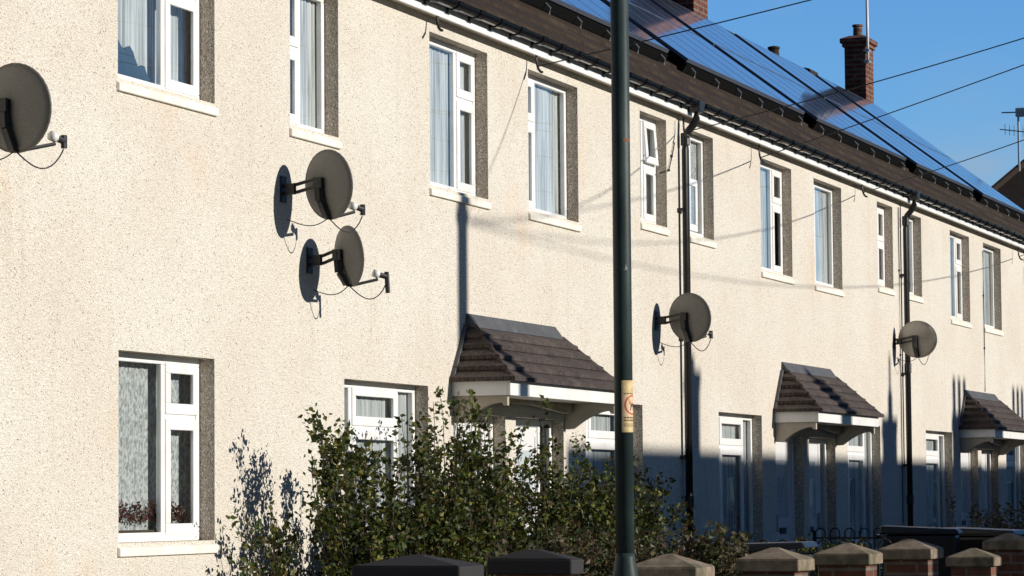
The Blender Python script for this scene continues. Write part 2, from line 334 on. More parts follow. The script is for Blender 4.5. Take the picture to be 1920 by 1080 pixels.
# ------------------------------------------------------------------ ground, road, pavement
def sheet(name, x0, x1, y0, y1, z, m):
    b = MB(); b.quad((x0, y0, z), (x1, y0, z), (x1, y1, z), (x0, y1, z)); return struct(b.build(name, m))
sheet('ground', -900, 1500, -900, 900, -0.16, M_land)
sheet('road', -60, 160, -7.0, -5.6, -0.12, M_asph)   # narrow carriageway between the two pavements
struct((lambda b: (b.box(-60, 160, -5.45, -3.62, -.3, 0.0), b)[1])(MB()).build('pavement', M_pave))
struct((lambda b: (b.box(-60, 160, -11.9, -7.15, -.3, 0.0), b)[1])(MB()).build('far_pavement', M_pave))
b = MB()
for y0, y1 in ((-5.6, -5.453), (-7.147, -7.0)):
    x = -40
    while x < 130: b.box(x, x+.905, y0, y1, -.3, .004); x += .915
struct(b.build('kerb', M_kerb, bevel=.012))
b = MB(); x = -40
while x < 130: b.quad((x, -6.35, -.116), (x+2, -6.35, -.116), (x+2, -6.25, -.116), (x, -6.25, -.116)); x += 6
struct(b.build('road_marking', M_paint))
struct((lambda b: (b.box(5, 60, -3.3, 0.02, -.3, .18), b)[1])(MB()).build('front_garden_ground', M_soil))

# ------------------------------------------------------------------ terraced houses
REV = .10                      # reveal depth
UP, LOW = 'upper', 'lower'
def wave_sheet(b, x0, x1, y, z0, z1, amp, per, taper=0, gather=None):
    n = max(6, int((x1-x0)/per*7)); nz = 6; base = len(b.v); ph = random.random()*6
    for j in range(nz+1):
        t = j/nz; z = z0 + (z1-z0)*t
        for i in range(n+1):
            u = i/n; x = x0 + (x1-x0)*u
            if gather: x = x + gather*(1-t)**1.5*(x1-x)*u
            yy = y + amp*(math.sin(2*math.pi*(x-x0)/per + ph) + .5*math.sin(2*math.pi*(x-x0)/per*2.3 + ph*2 + t))*(1-.25*t)
            b.v.append((x, yy, z + (.012*math.sin(9*u+ph) if j == 0 else 0)))
    for j in range(nz):
        for i in range(n):
            a = base+j*(n+1)+i; b.f.append((a, a+1, a+n+2, a+n+1))
def frame_ring(b, x0, x1, z0, z1, w, y0, y1):
    b.box(x0, x1, y0, y1, z0, z0+w); b.box(x0, x1, y0, y1, z1-w, z1); b.box(x0, x0+w, y0, y1, z0+w, z1-w); b.box(x1-w, x1, y0, y1, z0+w, z1-w)
def make_window(house, x0, x1, z0, z1, cols, zt, nets=True, netmat=None, sill=True, special=None):
    """cols: list of (x_left, x_right, 'fix' | 'open'); frame members fill between."""
    special = special or {}
    y0 = REV; b = MB(); e = .055
    frame_ring(b, x0-.004, x1+.004, z0, z1+.004, e, y0, y0+.040)
    xs = [c[1] for c in cols[:-1]]
    for x in xs: b.box(x-.032, x+.032, y0+.003, y0+.038, z0+e, z1-e+.004)
    w = b.build('window', M_upvc, house, bevel=.006)
    for i, (cx0, cx1, kind) in enumerate(cols):
        a0 = cx0+e if i == 0 else cx0+.032; a1 = cx1-e if i == len(cols)-1 else cx1-.032
        if kind == 'fix':
            p = MB(); p.quad((a0, y0+.012, z0+e), (a1, y0+.012, z0+e), (a1, y0+.012, z1-e+.004), (a0, y0+.012, z1-e+.004)); p.build('pane', M_glass, w)
        else:
            t = MB(); t.box(a0, a1, y0+.004, y0+.037, zt-.03, zt+.03); t.build('transom', M_upvc, w, bevel=.005)
            for nm, q0, q1 in (('casement', z0+e, zt-.03), ('top_light', zt+.03, z1-e+.004)):
                s = MB(); s0, s1, r0, r1 = a0-.018, a1+.018, q0-.016, q1+.016
                fwid = .066
                frame_ring(s, s0, s1, r0, r1, fwid, y0-.008, y0+.014)
                if special.get(nm) == 'tilt':
                    for k, v in enumerate(s.v):       # hinged at its top edge, foot pushed out
                        s.v[k] = (v[0], v[1] - .028*(r1-v[2])/(r1-r0) - .004, v[2])
                if special.get(nm) == 'out': s.v = [(v[0]-.01, v[1]-.07, v[2]) for v in s.v]
                so = s.build(nm, M_upvc, w, bevel=.006)
                if special.get(nm) == 'gone': continue
                p = MB(); g0, g1, h0, h1 = s0+fwid-.004, s1-fwid+.004, r0+fwid-.004, r1-fwid+.004; p.quad((g0, y0+.002, h0), (g1, y0+.002, h0), (g1, y0+.002, h1), (g0, y0+.002, h1))
                if special.get(nm) == 'tilt':
                    for k, v in enumerate(p.v): p.v[k] = (v[0], v[1] - .028*(r1-v[2])/(r1-r0) - .004, v[2])
                if special.get(nm) == 'out': p.v = [(v[0]-.01, v[1]-.07, v[2]) for v in p.v]
                p.build('pane', M_glass, w)
    if sill:
        s = MB(); s.hexa([(x0-.015, -.022, z0-.078), (x1+.02, -.022, z0-.078), (x1+.02, .002, z0-.078), (x0-.02, .002, z0-.078)],
                         [(x0-.015, -.022, z0-.030), (x1+.02, -.022, z0-.030), (x1+.02, .002, z0-.018), (x0-.02, .002, z0-.018)])
        s.hexa([(x0+.002, .002, z0-.078), (x1-.002, .002, z0-.078), (x1-.002, REV+.05, z0-.078), (x0+.002, REV+.05, z0-.078)],
               [(x0+.002, .002, z0-.018), (x1-.002, .002, z0-.018), (x1-.002, REV+.05, z0+.002), (x0+.002, REV+.05, z0+.002)])
        s.build('sill', M_sill, w, bevel=.006)
    if nets:
        c = MB(); kind = special.get('curtain', 'net'); cy = REV + special.get('gap', .052); far = x1 + .45
        if kind == 'net': wave_sheet(c, x0+.02, far, cy, z0-.04, z1+.02, .006, .085)
        elif kind == 'left': wave_sheet(c, x0+.02, cols[0][1]+.16, cy, z0-.04, z1+.02, .006, .085)
        elif kind == 'split':
            wave_sheet(c, x0+.02, x0+.95, cy, z0-.04, z1+.02, .006, .09, gather=-.10); wave_sheet(c, x0+.90, far, cy+.012, z0-.04, z1+.02, .006, .09, gather=.15)
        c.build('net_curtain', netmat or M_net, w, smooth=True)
        if special.get('drape'):
            d = MB(); wave_sheet(d, x1-.10, x1+.40, cy+.035, z0-.04, z1+.03, .018, .11); d.build('curtain', M_drape, w, smooth=True)
    return w

def make_door(house, x0, x1, z0, z1, hinge):
    b = MB(); frame_ring(b, x0-.004, x1+.004, z0, z1, .06, REV, REV+.07)
    side = hinge == 'left'
    d0, d1 = (x0+.06, x0+.06+.80) if not side else (x1-.06-.80, x1-.06)
    mx = d1 if not side else d0
    b.box(mx-.03, mx+.03, REV+.003, REV+.068, z0+.06, z1-.06)
    fr = b.build('door_frame', M_upvc, house, bevel=.006)
    d = MB(); d.box(d0+.004, d1-.034 if not side else d1-.004, REV+.012, REV+.055, z0+.06, z1-.064)
    q0, q1 = d0+.14, d1-.17
    d.box(q0, q1, REV+.004, REV+.0125, z0+.22, z0+.85)
    dr = d.build('door', M_door, house, bevel=.004)
    g = MB(); g.quad((q0, REV+.006, z0+1.12), (q1, REV+.006, z0+1.12), (q1, REV+.006, z1-.25), (q0, REV+.006, z1-.25)); g.build('door_glazing', M_glass, dr)
    l = MB(); l.box((q0+q1)/2-.12, (q0+q1)/2+.12, REV+.001, REV+.0115, z0+.96, z0+1.02); l.build('letterbox', M_black, dr)
    h = MB(); hx = d1-.09 if not side else d0+.07
    h.box(hx-.012, hx+.012, REV-.03, REV+.012, z0+.98, z0+1.16); h.build('door_handle', M_galv, dr, bevel=.004)
    s0, s1 = (d1, x1-.06) if not side else (x0+.06, d0)
    if s1-s0 > .08:
        p = MB(); p.quad((s0+.002, REV+.028, z0+.06), (s1-.002, REV+.028, z0+.06), (s1-.002, REV+.028, z1-.06), (s0+.002, REV+.028, z1-.06)); p.build('side_light', M_glass, fr)
    st = MB(); st.box(x0-.05, x1+.05, -.32, -.002, .1, z0); st.build('door_step', M_cap, house, bevel=.01)

RIDGE_Y, EAVE_Y, EAVE_Z = 3.3, -.17, 5.15
SL = (7.78-EAVE_Z)/(RIDGE_Y-EAVE_Y)
def roof_z(y): return EAVE_Z + (y-EAVE_Y)*SL

def make_house(X0, X1, label, wins, doors, ends=(False, False), chimney=None, seed=0):
    random.seed(seed)
    h = thing('terraced_house', label, 'house', (X0, 0, 0), 'cream pebbledash terraced houses')
    ZT = 5.06
    ops = [(w['x'][0], w['x'][1], w['z'][0], w['z'][1]) for w in wins] + [(d[0], d[1], .2, 2.16) for d in doors]
    xs = sorted({X0, X1} | {o[0] for o in ops} | {o[1] for o in ops}); zs = sorted({-.2, ZT} | {o[2] for o in ops} | {o[3] for o in ops})
    b = MB()
    for i in range(len(xs)-1):
        for j in range(len(zs)-1):
            mx, mz = (xs[i]+xs[i+1])/2, (zs[j]+zs[j+1])/2
            if any(o[0] < mx < o[1] and o[2] < mz < o[3] for o in ops): continue
            b.quad((xs[i], 0, zs[j]), (xs[i+1], 0, zs[j]), (xs[i+1], 0, zs[j+1]), (xs[i], 0, zs[j+1]))
    wall_mb = b; b = MB()
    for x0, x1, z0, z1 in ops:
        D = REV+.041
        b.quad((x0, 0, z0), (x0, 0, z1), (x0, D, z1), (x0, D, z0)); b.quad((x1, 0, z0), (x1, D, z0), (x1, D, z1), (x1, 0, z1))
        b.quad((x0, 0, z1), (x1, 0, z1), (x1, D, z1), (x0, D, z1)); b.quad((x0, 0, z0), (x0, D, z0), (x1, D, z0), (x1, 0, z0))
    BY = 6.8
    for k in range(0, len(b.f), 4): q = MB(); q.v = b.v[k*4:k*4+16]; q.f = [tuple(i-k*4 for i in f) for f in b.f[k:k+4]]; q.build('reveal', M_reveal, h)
    b = wall_mb
    bb = MB(); bb.quad((X0, BY, -.2), (X0, BY, ZT), (X1, BY, ZT), (X1, BY, -.2)); bb.build('back_wall', M_wall, h)
    for x, e in ((X0, ends[0]), (X1, ends[1])):
        if e: b.quad((x, 0, -.2), (x, BY, -.2), (x, BY, ZT+.05), (x, RIDGE_Y, 7.70), (x, 0, ZT+.05))
    b.build('wall', M_wall, h)
    # rooms: party walls, floors
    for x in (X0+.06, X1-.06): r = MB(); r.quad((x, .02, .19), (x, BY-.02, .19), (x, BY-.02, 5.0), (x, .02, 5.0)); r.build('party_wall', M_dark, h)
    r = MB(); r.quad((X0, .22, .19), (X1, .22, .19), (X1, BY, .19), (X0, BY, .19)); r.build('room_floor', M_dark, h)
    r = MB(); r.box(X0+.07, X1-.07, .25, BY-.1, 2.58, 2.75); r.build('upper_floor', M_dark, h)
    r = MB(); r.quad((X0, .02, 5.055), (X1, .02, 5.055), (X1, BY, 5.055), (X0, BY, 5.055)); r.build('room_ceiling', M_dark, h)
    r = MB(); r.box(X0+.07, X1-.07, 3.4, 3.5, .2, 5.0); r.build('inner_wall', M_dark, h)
    for w in wins: make_window(h, w['x'][0], w['x'][1], w['z'][0], w['z'][1], w['cols'], w['zt'], special=w.get('sp'), netmat=w.get('net'))
    for d in doors: make_door(h, d[0], d[1], .2, 2.16, d[2])
    # roof
    t = MB(); nC = 14; ln = (RIDGE_Y-EAVE_Y)/nC
    for k in range(nC):
        y0, y1 = EAVE_Y+k*ln, EAVE_Y+(k+1)*ln
        za, zb = roof_z(y0)+.032, roof_z(y1)+.004
        t.quad((X0, y0, za), (X1, y0, za), (X1, y1, zb), (X0, y1, zb)); t.quad((X0, y0, za-.032), (X1, y0, za-.032), (X1, y0, za), (X0, y0, za))
    t.quad((X0, RIDGE_Y, 7.784), (X1, RIDGE_Y, 7.784), (X1, 7.1, 4.95), (X0, 7.1, 4.95))
    t.quad((X0, EAVE_Y, EAVE_Z), (X1, EAVE_Y, EAVE_Z), (X1, EAVE_Y+.1, EAVE_Z+.02), (X0, EAVE_Y+.1, EAVE_Z+.02))
    rf = t.build('roof', M_tile, h)
    rt_ = MB(); x = X0
    while x < X1-.01:
        xe = min(x+.45, X1); pts = []
        for q in range(7):
            a = math.pi*q/6; pts.append((RIDGE_Y - .125*math.cos(a), 7.72 + .135*math.sin(a)))
        pts += [(RIDGE_Y+.10, 7.70), (RIDGE_Y-.10, 7.70)]; rt_.prism(pts, 'x', x+.004, xe-.004); x = xe
    rt_.build('ridge_tile', M_tile, rf)
    # eaves
    f = MB(); f.box(X0, X1, -.105, -.085, 5.015, 5.13); f.build('fascia', M_upvc, h)
    s = MB(); s.box(X0, X1, -.085, .03, 5.03, 5.05); s.build('soffit', M_soffit, h)
    g = MB(); prof = []
    for q in range(9):
        a = math.pi + math.pi*q/8; prof.append((-.165+.056*math.cos(a), 5.135+.056*math.sin(a)))
    for q in range(8, -1, -1):
        a = math.pi + math.pi*q/8; prof.append((-.165+.052*math.cos(a), 5.137+.052*math.sin(a)))
    g.prism(prof, 'x', X0, X1)
    x = X0+.25
    while x < X1:
        pr = [(-.165+.064*math.cos(math.pi+math.pi*q/8), 5.135+.064*math.sin(math.pi+math.pi*q/8)) for q in range(9)]
        pr += [(-.165+.057*math.cos(math.pi+math.pi*q/8), 5.137+.057*math.sin(math.pi+math.pi*q/8)) for q in range(8, -1, -1)]
        g.prism(pr, 'x', x-.05, x+.05); g.box(x-.02, x+.02, -.11, -.104, 5.06, 5.14); x += .46
    g.build('gutter', M_gutter, h)
    if chimney:
        cx0, cx1, cy0, cy1, zt = chimney
        c = MB(); c.box(cx0, cx1, cy0, cy1, 7.0, zt-.17); c.box(cx0-.03, cx1+.03, cy0-.03, cy1+.03, zt-.17, zt-.11); c.box(cx0-.06, cx1+.06, cy0-.06, cy1+.06, zt-.11, zt-.04)
        c.hexa([(cx0-.06, cy0-.06, zt-.04), (cx1+.06, cy0-.06, zt-.04), (cx1+.06, cy1+.06, zt-.04), (cx0-.06, cy1+.06, zt-.04)], [(cx0+.1, cy0+.05, zt+.02), (cx1-.1, cy0+.05, zt+.02), (cx1-.1, cy1-.05, zt+.02), (cx0+.1, cy1-.05, zt+.02)])
        co = c.build('chimney', M_brick, h, bevel=.008)
        p = MB(); mx, my = (cx0+cx1)/2, (cy0+cy1)/2
        p.lathe([(.075, zt), (.07, zt+.16), (.085, zt+.17), (.085, zt+.20), (.06, zt+.20), (.06, zt+.1)], mx-.05, my, 14); p.build('chimney_pot', M_pier_brick, co, smooth=False)
        l = MB(); l.box(cx0-.02, cx1+.02, cy0-.02, cy0+.01, roof_z(cy0)-.02, roof_z(cy0)+.12); l.build('flashing', M_lead, co)
    return h

AX = [23.30, 32.58, 41.90]
def big(ax, sgn, **k):          # bedroom window over the doors
    a, c = (ax-1.73, ax-.49) if sgn < 0 else (ax+.46, ax+1.71)
    if sgn < 0: cols = [(a, a+.81, 'fix'), (a+.81, c, 'open')]
    else: cols = [(a, a+.43, 'open'), (a+.43, c, 'fix')]
    return dict(x=(a, c), z=(3.80, 4.92), zt=4.53, cols=cols, **k)
def small(ax, sgn, **k):
    a, c = (ax-4.28, ax-3.46) if sgn < 0 else (ax+3.46, ax+4.27)
    if sgn > 0: cols = [(a, a+.40, 'fix'), (a+.40, c, 'open')]
    else: cols = [(a, a+.38, 'open'), (a+.38, c, 'fix')]
    return dict(x=(a, c), z=(3.96, 4.93), zt=4.50, cols=cols, **k)
def grd(ax, sgn, **k):
    a, c = (ax-3.38, ax-1.80) if sgn < 0 else (ax+1.84, ax+3.45)
    cols = [(a, a+.36, 'fix'), (a+.36, a+1.22, 'open'), (a+1.22, c, 'fix')]
    return dict(x=(a, c), z=(.95, 2.34), zt=2.02, cols=cols, **k)
def drs(ax, sgn): return [(ax-1.28, ax-.14, 'left')] if sgn < 0 else [(ax+.10, ax+1.27, 'right')]

make_house(9.35, 18.65, 'nearest cream house at left edge with wide upper and lower windows in line', [
    dict(x=(16.52, 17.85), z=(3.96, 5.0-.02), zt=4.60, cols=[(16.52, 17.34, 'fix'), (17.34, 17.85, 'open')], sp=dict(gap=.092, drape=True)),
    dict(x=(16.53, 17.84), z=(1.285, 2.39), zt=2.03, cols=[(16.53, 17.34, 'fix'), (17.34, 17.84, 'open')], net=M_lace, sp=dict(gap=.092))], [], ends=(True, False), seed=1)
make_house(18.65, 23.30, 'cream house with two satellite dishes beside its upper windows, shrubs in front', [small(AX[0], -1), big(AX[0], -1), grd(AX[0], -1)], drs(AX[0], -1), seed=2)
make_house(23.30, 27.93, 'cream house behind the green lamp post, its small upper top light ajar', [big(AX[0], 1, sp=dict(curtain='split')), small(AX[0], 1, sp=dict(top_light='tilt')), grd(AX[0], 1)], drs(AX[0], 1), seed=3)
make_house(27.93, 37.24-4.66, 'cream house just beyond the first downpipe with one open dark casement', [small(AX[1], -1, net=M_lace, sp=dict(casement='out')), big(AX[1], -1, sp=dict(curtain='left', casement='gone')), grd(AX[1], -1)], drs(AX[1], -1), seed=4)
make_house(32.58, 37.24, 'cream house before the second downpipe, under the solar panels', [big(AX[1], 1), small(AX[1], 1), grd(AX[1], 1)], drs(AX[1], 1), chimney=None, seed=5)
make_house(37.24, 41.90, 'cream house just beyond the second downpipe with pale dish and brick chimney', [small(AX[2], -1), big(AX[2], -1), grd(AX[2], -1)], drs(AX[2], -1), chimney=(38.72, 39.36, 2.93, 3.36, 8.75), seed=6)
make_house(41.90, 48.95, 'farthest cream house of the row with brick chimney at its gable', [big(AX[2], 1), small(AX[2], 1), grd(AX[2], 1)], drs(AX[2], 1), ends=(False, True), chimney=(48.40, 48.92, 2.95, 3.29, 8.70), seed=7)

# ------------------------------------------------------------------ door canopies
def canopy(ax, label):
    t = thing('door_canopy', label, 'canopy', (ax, 0, 2.0), 'tiled door canopies'); w0, w1, P = -1.32, 1.36, .46
    zb, zf, zt = 2.28, 2.385, 2.80; T0, T1 = -1.0, 1.05
    def ring(k):      # outline of the roof at height fraction k: (xl, xr, yfront, z)
        return (ax+w0-.03+(T0-w0+.03)*k, ax+w1+.03+(T1-w1-.03)*k, -(P+.035)+(P+.035-.07)*k, zf+(zt-zf)*k)
    b = MB(); n = 5
    for i in range(n):
        a, c = ring(i/n), ring((i+1)/n + .02); th = .03
        lo = [(a[0]-th*.6, 0.0, a[3]), (a[0]-th*.6, a[2]-th*.6, a[3]), (a[1]+th*.6, a[2]-th*.6, a[3]), (a[1]+th*.6, 0.0, a[3])]
        l2 = [(p[0], p[1], p[2]+th) for p in lo]
        hi = [(c[0], 0.0, c[3]), (c[0], c[2], c[3]), (c[1], c[2], c[3]), (c[1], 0.0, c[3])]
        for q in range(3):
            b.quad(lo[q], lo[q+1], l2[q+1], l2[q]); b.quad(l2[q], l2[q+1], hi[q+1], hi[q])
        b.quad(*lo)
    rf = b.build('tiled_roof', M_ptile, t)
    for s in (0, 1):
        hp = MB(); pts = [Vector((ring(k/6)[s], ring(k/6)[2], ring(k/6)[3]+.014)) for k in range(7)]; hp.tube(pts, .016, 6); hp.build('hip_trim', M_ptile, rf)
    f = MB(); f.hexa([(ax+T0-.02, -.085, zt), (ax+T1+.02, -.085, zt), (ax+T1+.02, .0, zt), (ax+T0-.02, .0, zt)], [(ax+T0-.0, -.012, zt+.105), (ax+T1+.0, -.012, zt+.105), (ax+T1+.0, .0, zt+.105), (ax+T0-.0, .0, zt+.105)])
    for s, e0, e1 in ((-1, w0, T0), (1, w1, T1)):
        f.hexa([(ax+e0-.045*(s < 0), -.05, zf+.02), (ax+e0+.045*(s > 0), -.05, zf+.02), (ax+e0+.045*(s > 0), 0, zf+.02), (ax+e0-.045*(s < 0), 0, zf+.02)] if False else
               [(ax+e0-.05, -.035, zf+.015), (ax+e0+.05, -.035, zf+.015), (ax+e0+.05, 0, zf+.015), (ax+e0-.05, 0, zf+.015)],
               [(ax+e1-.05, -.03, zt+.02), (ax+e1+.05, -.03, zt+.02), (ax+e1+.05, 0, zt+.02), (ax+e1-.05, 0, zt+.02)])
    f.build('lead_flashing', M_lead, t, bevel=.004)
    s = MB(); s.box(ax+w0, ax+w1, -P, -P+.025, zb, zf+.003); s.box(ax+w0, ax+w0+.025, -P+.025, 0, zb, zf+.003); s.box(ax+w1-.025, ax+w1, -P+.025, 0, zb, zf+.003); s.build('fascia', M_upvc, t, bevel=.004)
    u = MB(); u.box(ax+w0+.025, ax+w1-.025, -P+.025, 0, zb+.012, zb+.03); u.build('soffit', M_soffit, t)
    for x in (ax+w0+.03, ax+w1-.07):
        pl = [(-.425, zb+.011), (-.425, zb-.075), (-.395, zb-.075)]
        for q in range(9):
            a = q/8; pl.append((-.38+.30*a, zb-.05-.14*(a**1.7)))
        pl += [(-.001, zb-.195), (-.001, zb+.011)]
        br = MB(); br.prism(pl, 'x', x, x+.04); br.build('side_bracket', M_soffit, t, bevel=.004)
    ar = MB(); pts = [(ax+w0+.09+(w1-w0-.18)*q/16, zb-.02-.05*abs(math.cos(math.pi*q/16))**3) for q in range(17)]
    ar.prism([(ax+w0+.08, zb+.011), *pts, (ax+w1-.08, zb+.011)], 'y', -.07, -.02); ar.build('arched_valance', M_soffit, t)
    return t
canopy(AX[0], 'brown tiled door canopy nearest the camera, above the green shrubs')
canopy(AX[1], 'middle brown tiled door canopy, between the two black downpipes')
canopy(AX[2], 'farthest brown tiled door canopy, cut by the right edge of the photo')

# ------------------------------------------------------------------ satellite dishes
def dish(cx, cy, cz, ang, w, hgt, label, m, mount_dx=0.0, arm_drop=0.0, lnb=1, seed=0, reach=.235):
    random.seed(seed)
    t = thing('satellite_dish', label, 'satellite dish', (cx+mount_dx, 0, cz), 'satellite dishes on the house fronts')
    ax = Vector((math.cos(ang), math.sin(ang), .0)); side = Vector((-math.sin(ang), math.cos(ang), 0)); U = Vector((0, 0, 1)); tilt = .10
    n_ax = (ax + U*tilt).normalized(); up_ = (U - ax*tilt).normalized(); C0 = Vector((cx, cy, cz))
    b = MB(); rings, seg = 7, 32; dep = .055
    def pt(r, a, off): return C0 + side*(w/2*r*math.cos(a)) + up_*(hgt/2*r*math.sin(a)) + n_ax*(dep*(r*r-.6) + off)
    for off in (0, -.006):
        base = len(b.v); b.v.append(tuple(pt(0, 0, off)))
        for i in range(1, rings+1):
            for q in range(seg): b.v.append(tuple(pt(i/rings, 2*math.pi*q/seg, off)))
        for q in range(seg): b.f.append((base, base+1+q, base+1+(q+1) % seg))
        for i in range(rings-1):
            for q in range(seg):
                w_ = (q+1) % seg; o = base+1+i*seg; b.f.append((o+q, o+seg+q, o+seg+w_, o+w_))
    o1 = 1+(rings-1)*seg; o2 = o1 + 1 + rings*seg
    for q in range(seg): b.f.append((o1+q, o1+(q+1) % seg, o2+(q+1) % seg, o2+q))
    rf = b.build('reflector', m, t, smooth=True)
    rm = MB(); rm.tube([tuple(pt(1, 2*math.pi*q/seg, -.004)) for q in range(seg+1)], .0055, 6); rm.build('rim', m, rf, smooth=True)
    # back bracket, running down the back of the reflector
    k = MB(); back = C0 - n_ax*(dep*.6+.03)
    def slab(p, q, hw, ht, dirw):
        d = (q-p).normalized(); n = d.cross(dirw).normalized()
        k.hexa([p-dirw*hw-n*ht, p+dirw*hw-n*ht, p+dirw*hw+n*ht, p-dirw*hw+n*ht], [q-dirw*hw-n*ht, q+dirw*hw-n*ht, q+dirw*hw+n*ht, q-dirw*hw+n*ht])
    low = C0 - up_*(hgt*.47) + n_ax*.0
    slab(back + up_*.035, back - up_*.10 - n_ax*.002, .026, .022, side); slab(back - up_*.10, low - n_ax*.02, .024, .016, side)
    k.box(*[v for pr in zip((back-Vector((.03, .03, .02))), (back+Vector((.03, .03, .05)))) for v in pr]); k.build('back_bracket', M_metal_blk, t, bevel=.004)
    # wall mount
    a = MB(); wx = cx+mount_dx; wz = cz-.02-arm_drop
    a.box(wx-.045, wx+.045, -.012, -.001, wz-.085, wz+.085)
    for dz in (-.028, .022): a.tube([(wx, -.01, wz+dz), (wx+.01, -.10, wz+dz+.008), tuple(back - ax*.02 + U*(dz+.02))], .012, 8)
    a.box(wx-.018, wx+.018, -.09, -.03, wz-.035, wz+.035); a.build('wall_mount', M_metal_blk, t, bevel=.003)
    # feed arm and LNB
    l0 = low + n_ax*.01; l1 = C0 + n_ax*reach - up_*(hgt*.36)
    f = MB(); f.tube([tuple(low - n_ax*.02), tuple(l0 - up_*.008), tuple(l1 - n_ax*.03 - up_*.025)], .010, 8); fa = f.build('feed_arm', M_metal_blk if m is M_dish else M_dish, t)
    h = MB(); h.tube([tuple(l1 - n_ax*.055 + up_*.020), tuple(l1 - n_ax*.02 + up_*.006)], .026, 12); h.build('feed_horn', M_white, fa, smooth=True)
    h = MB(); h.tube([tuple(l1 - n_ax*.02 + up_*.006), tuple(l1 + n_ax*.035 - up_*.012)], .018, 10); h.tube([tuple(l1 + n_ax*.04 + up_*.02), tuple(l1 + n_ax*.035 - up_*(.05 if lnb == 1 else .12))], .017, 8); h.build('receiver', M_metal_blk, fa, smooth=False)
    e = l1 + n_ax*.03 - up_*.055; g = []
    for q in range(13):
        u = q/12; p = e.lerp(low - n_ax*.01, u) - U*(.10*math.sin(math.pi*u**.8)); g.append(tuple(p))
    c = MB(); c.tube(g, .004, 6)
    g = []; s = low; s2 = Vector((wx+.03, -.015, wz-.19))
    for q in range(11):
        u = q/10; p = s.lerp(s2, u) - U*(.05*math.sin(math.pi*u)) - Vector((0, .02*math.sin(math.pi*u), 0)); g.append(tuple(p))
    c.tube(g, .0035, 6); c.build('cable', M_cable, t, smooth=True)
    return t
dish(14.70, -.30, 3.56, R(-19), .53, .46, 'large grey satellite dish cut by the left edge of the photo', M_dish, .02, seed=1, reach=.31)
dish(18.91, -.30, 3.545, R(-31), .50, .445, 'grey satellite dish on two-bar arm, upper of the stacked pair', M_dish, -.02, .0, seed=2)
dish(19.34, -.26, 3.115, R(-44), .455, .395, 'grey satellite dish seen nearly edge on, lower of the stacked pair', M_dish, -.02, .0, lnb=2, seed=3)
dish(27.21, -.295, 3.12, R(-27), .50, .43, 'dark satellite dish partly behind the first black downpipe', M_dish, -.02, seed=4)
dish(36.85, -.27, 3.365, R(-15), .50, .43, 'pale translucent satellite dish beside the second black downpipe', M_dish_pale, -.02, seed=5)

# ------------------------------------------------------------------ downpipes
def downpipe(x, label):
    t = thing('downpipe', label, 'downpipe', (x, 0, 0), 'black rainwater downpipes')
    p = MB(); y = -.062
    p.tube([(x+.02, -.165, 5.10), (x+.02, -.165, 4.99), (x+.01, -.14, 4.93), (x, -.08, 4.86), (x, y, 4.80), (x, y, 4.7), (x, y, .25)], .034, 14); p.build('pipe', M_black, t, smooth=True)
    for z in (4.80, 3.05, 1.5): c = MB(); c.lathe([(.036, z-.06), (.042, z-.055), (.042, z+.05), (.036, z+.055)], x, y, 16); c.build('collar', M_black, t)
    for z in (4.15, 2.98, 1.9, .9): c = MB(); c.box(x-.075, x+.075, -.05, -.002, z-.014, z+.014); c.build('bracket', M_black, t)
    h = MB(); h.hexa([(x-.05, -.215, 5.04), (x+.09, -.215, 5.04), (x+.09, -.115, 5.04), (x-.05, -.115, 5.04)], [(x-.08, -.228, 5.145), (x+.12, -.228, 5.145), (x+.12, -.106, 5.145), (x-.08, -.106, 5.145)]); h.build('outlet', M_black, t, bevel=.01)
downpipe(27.97, 'first black downpipe on the cream wall, right of the lamp post')
downpipe(37.28, 'second black downpipe farther along the cream wall, beside the pale dish')

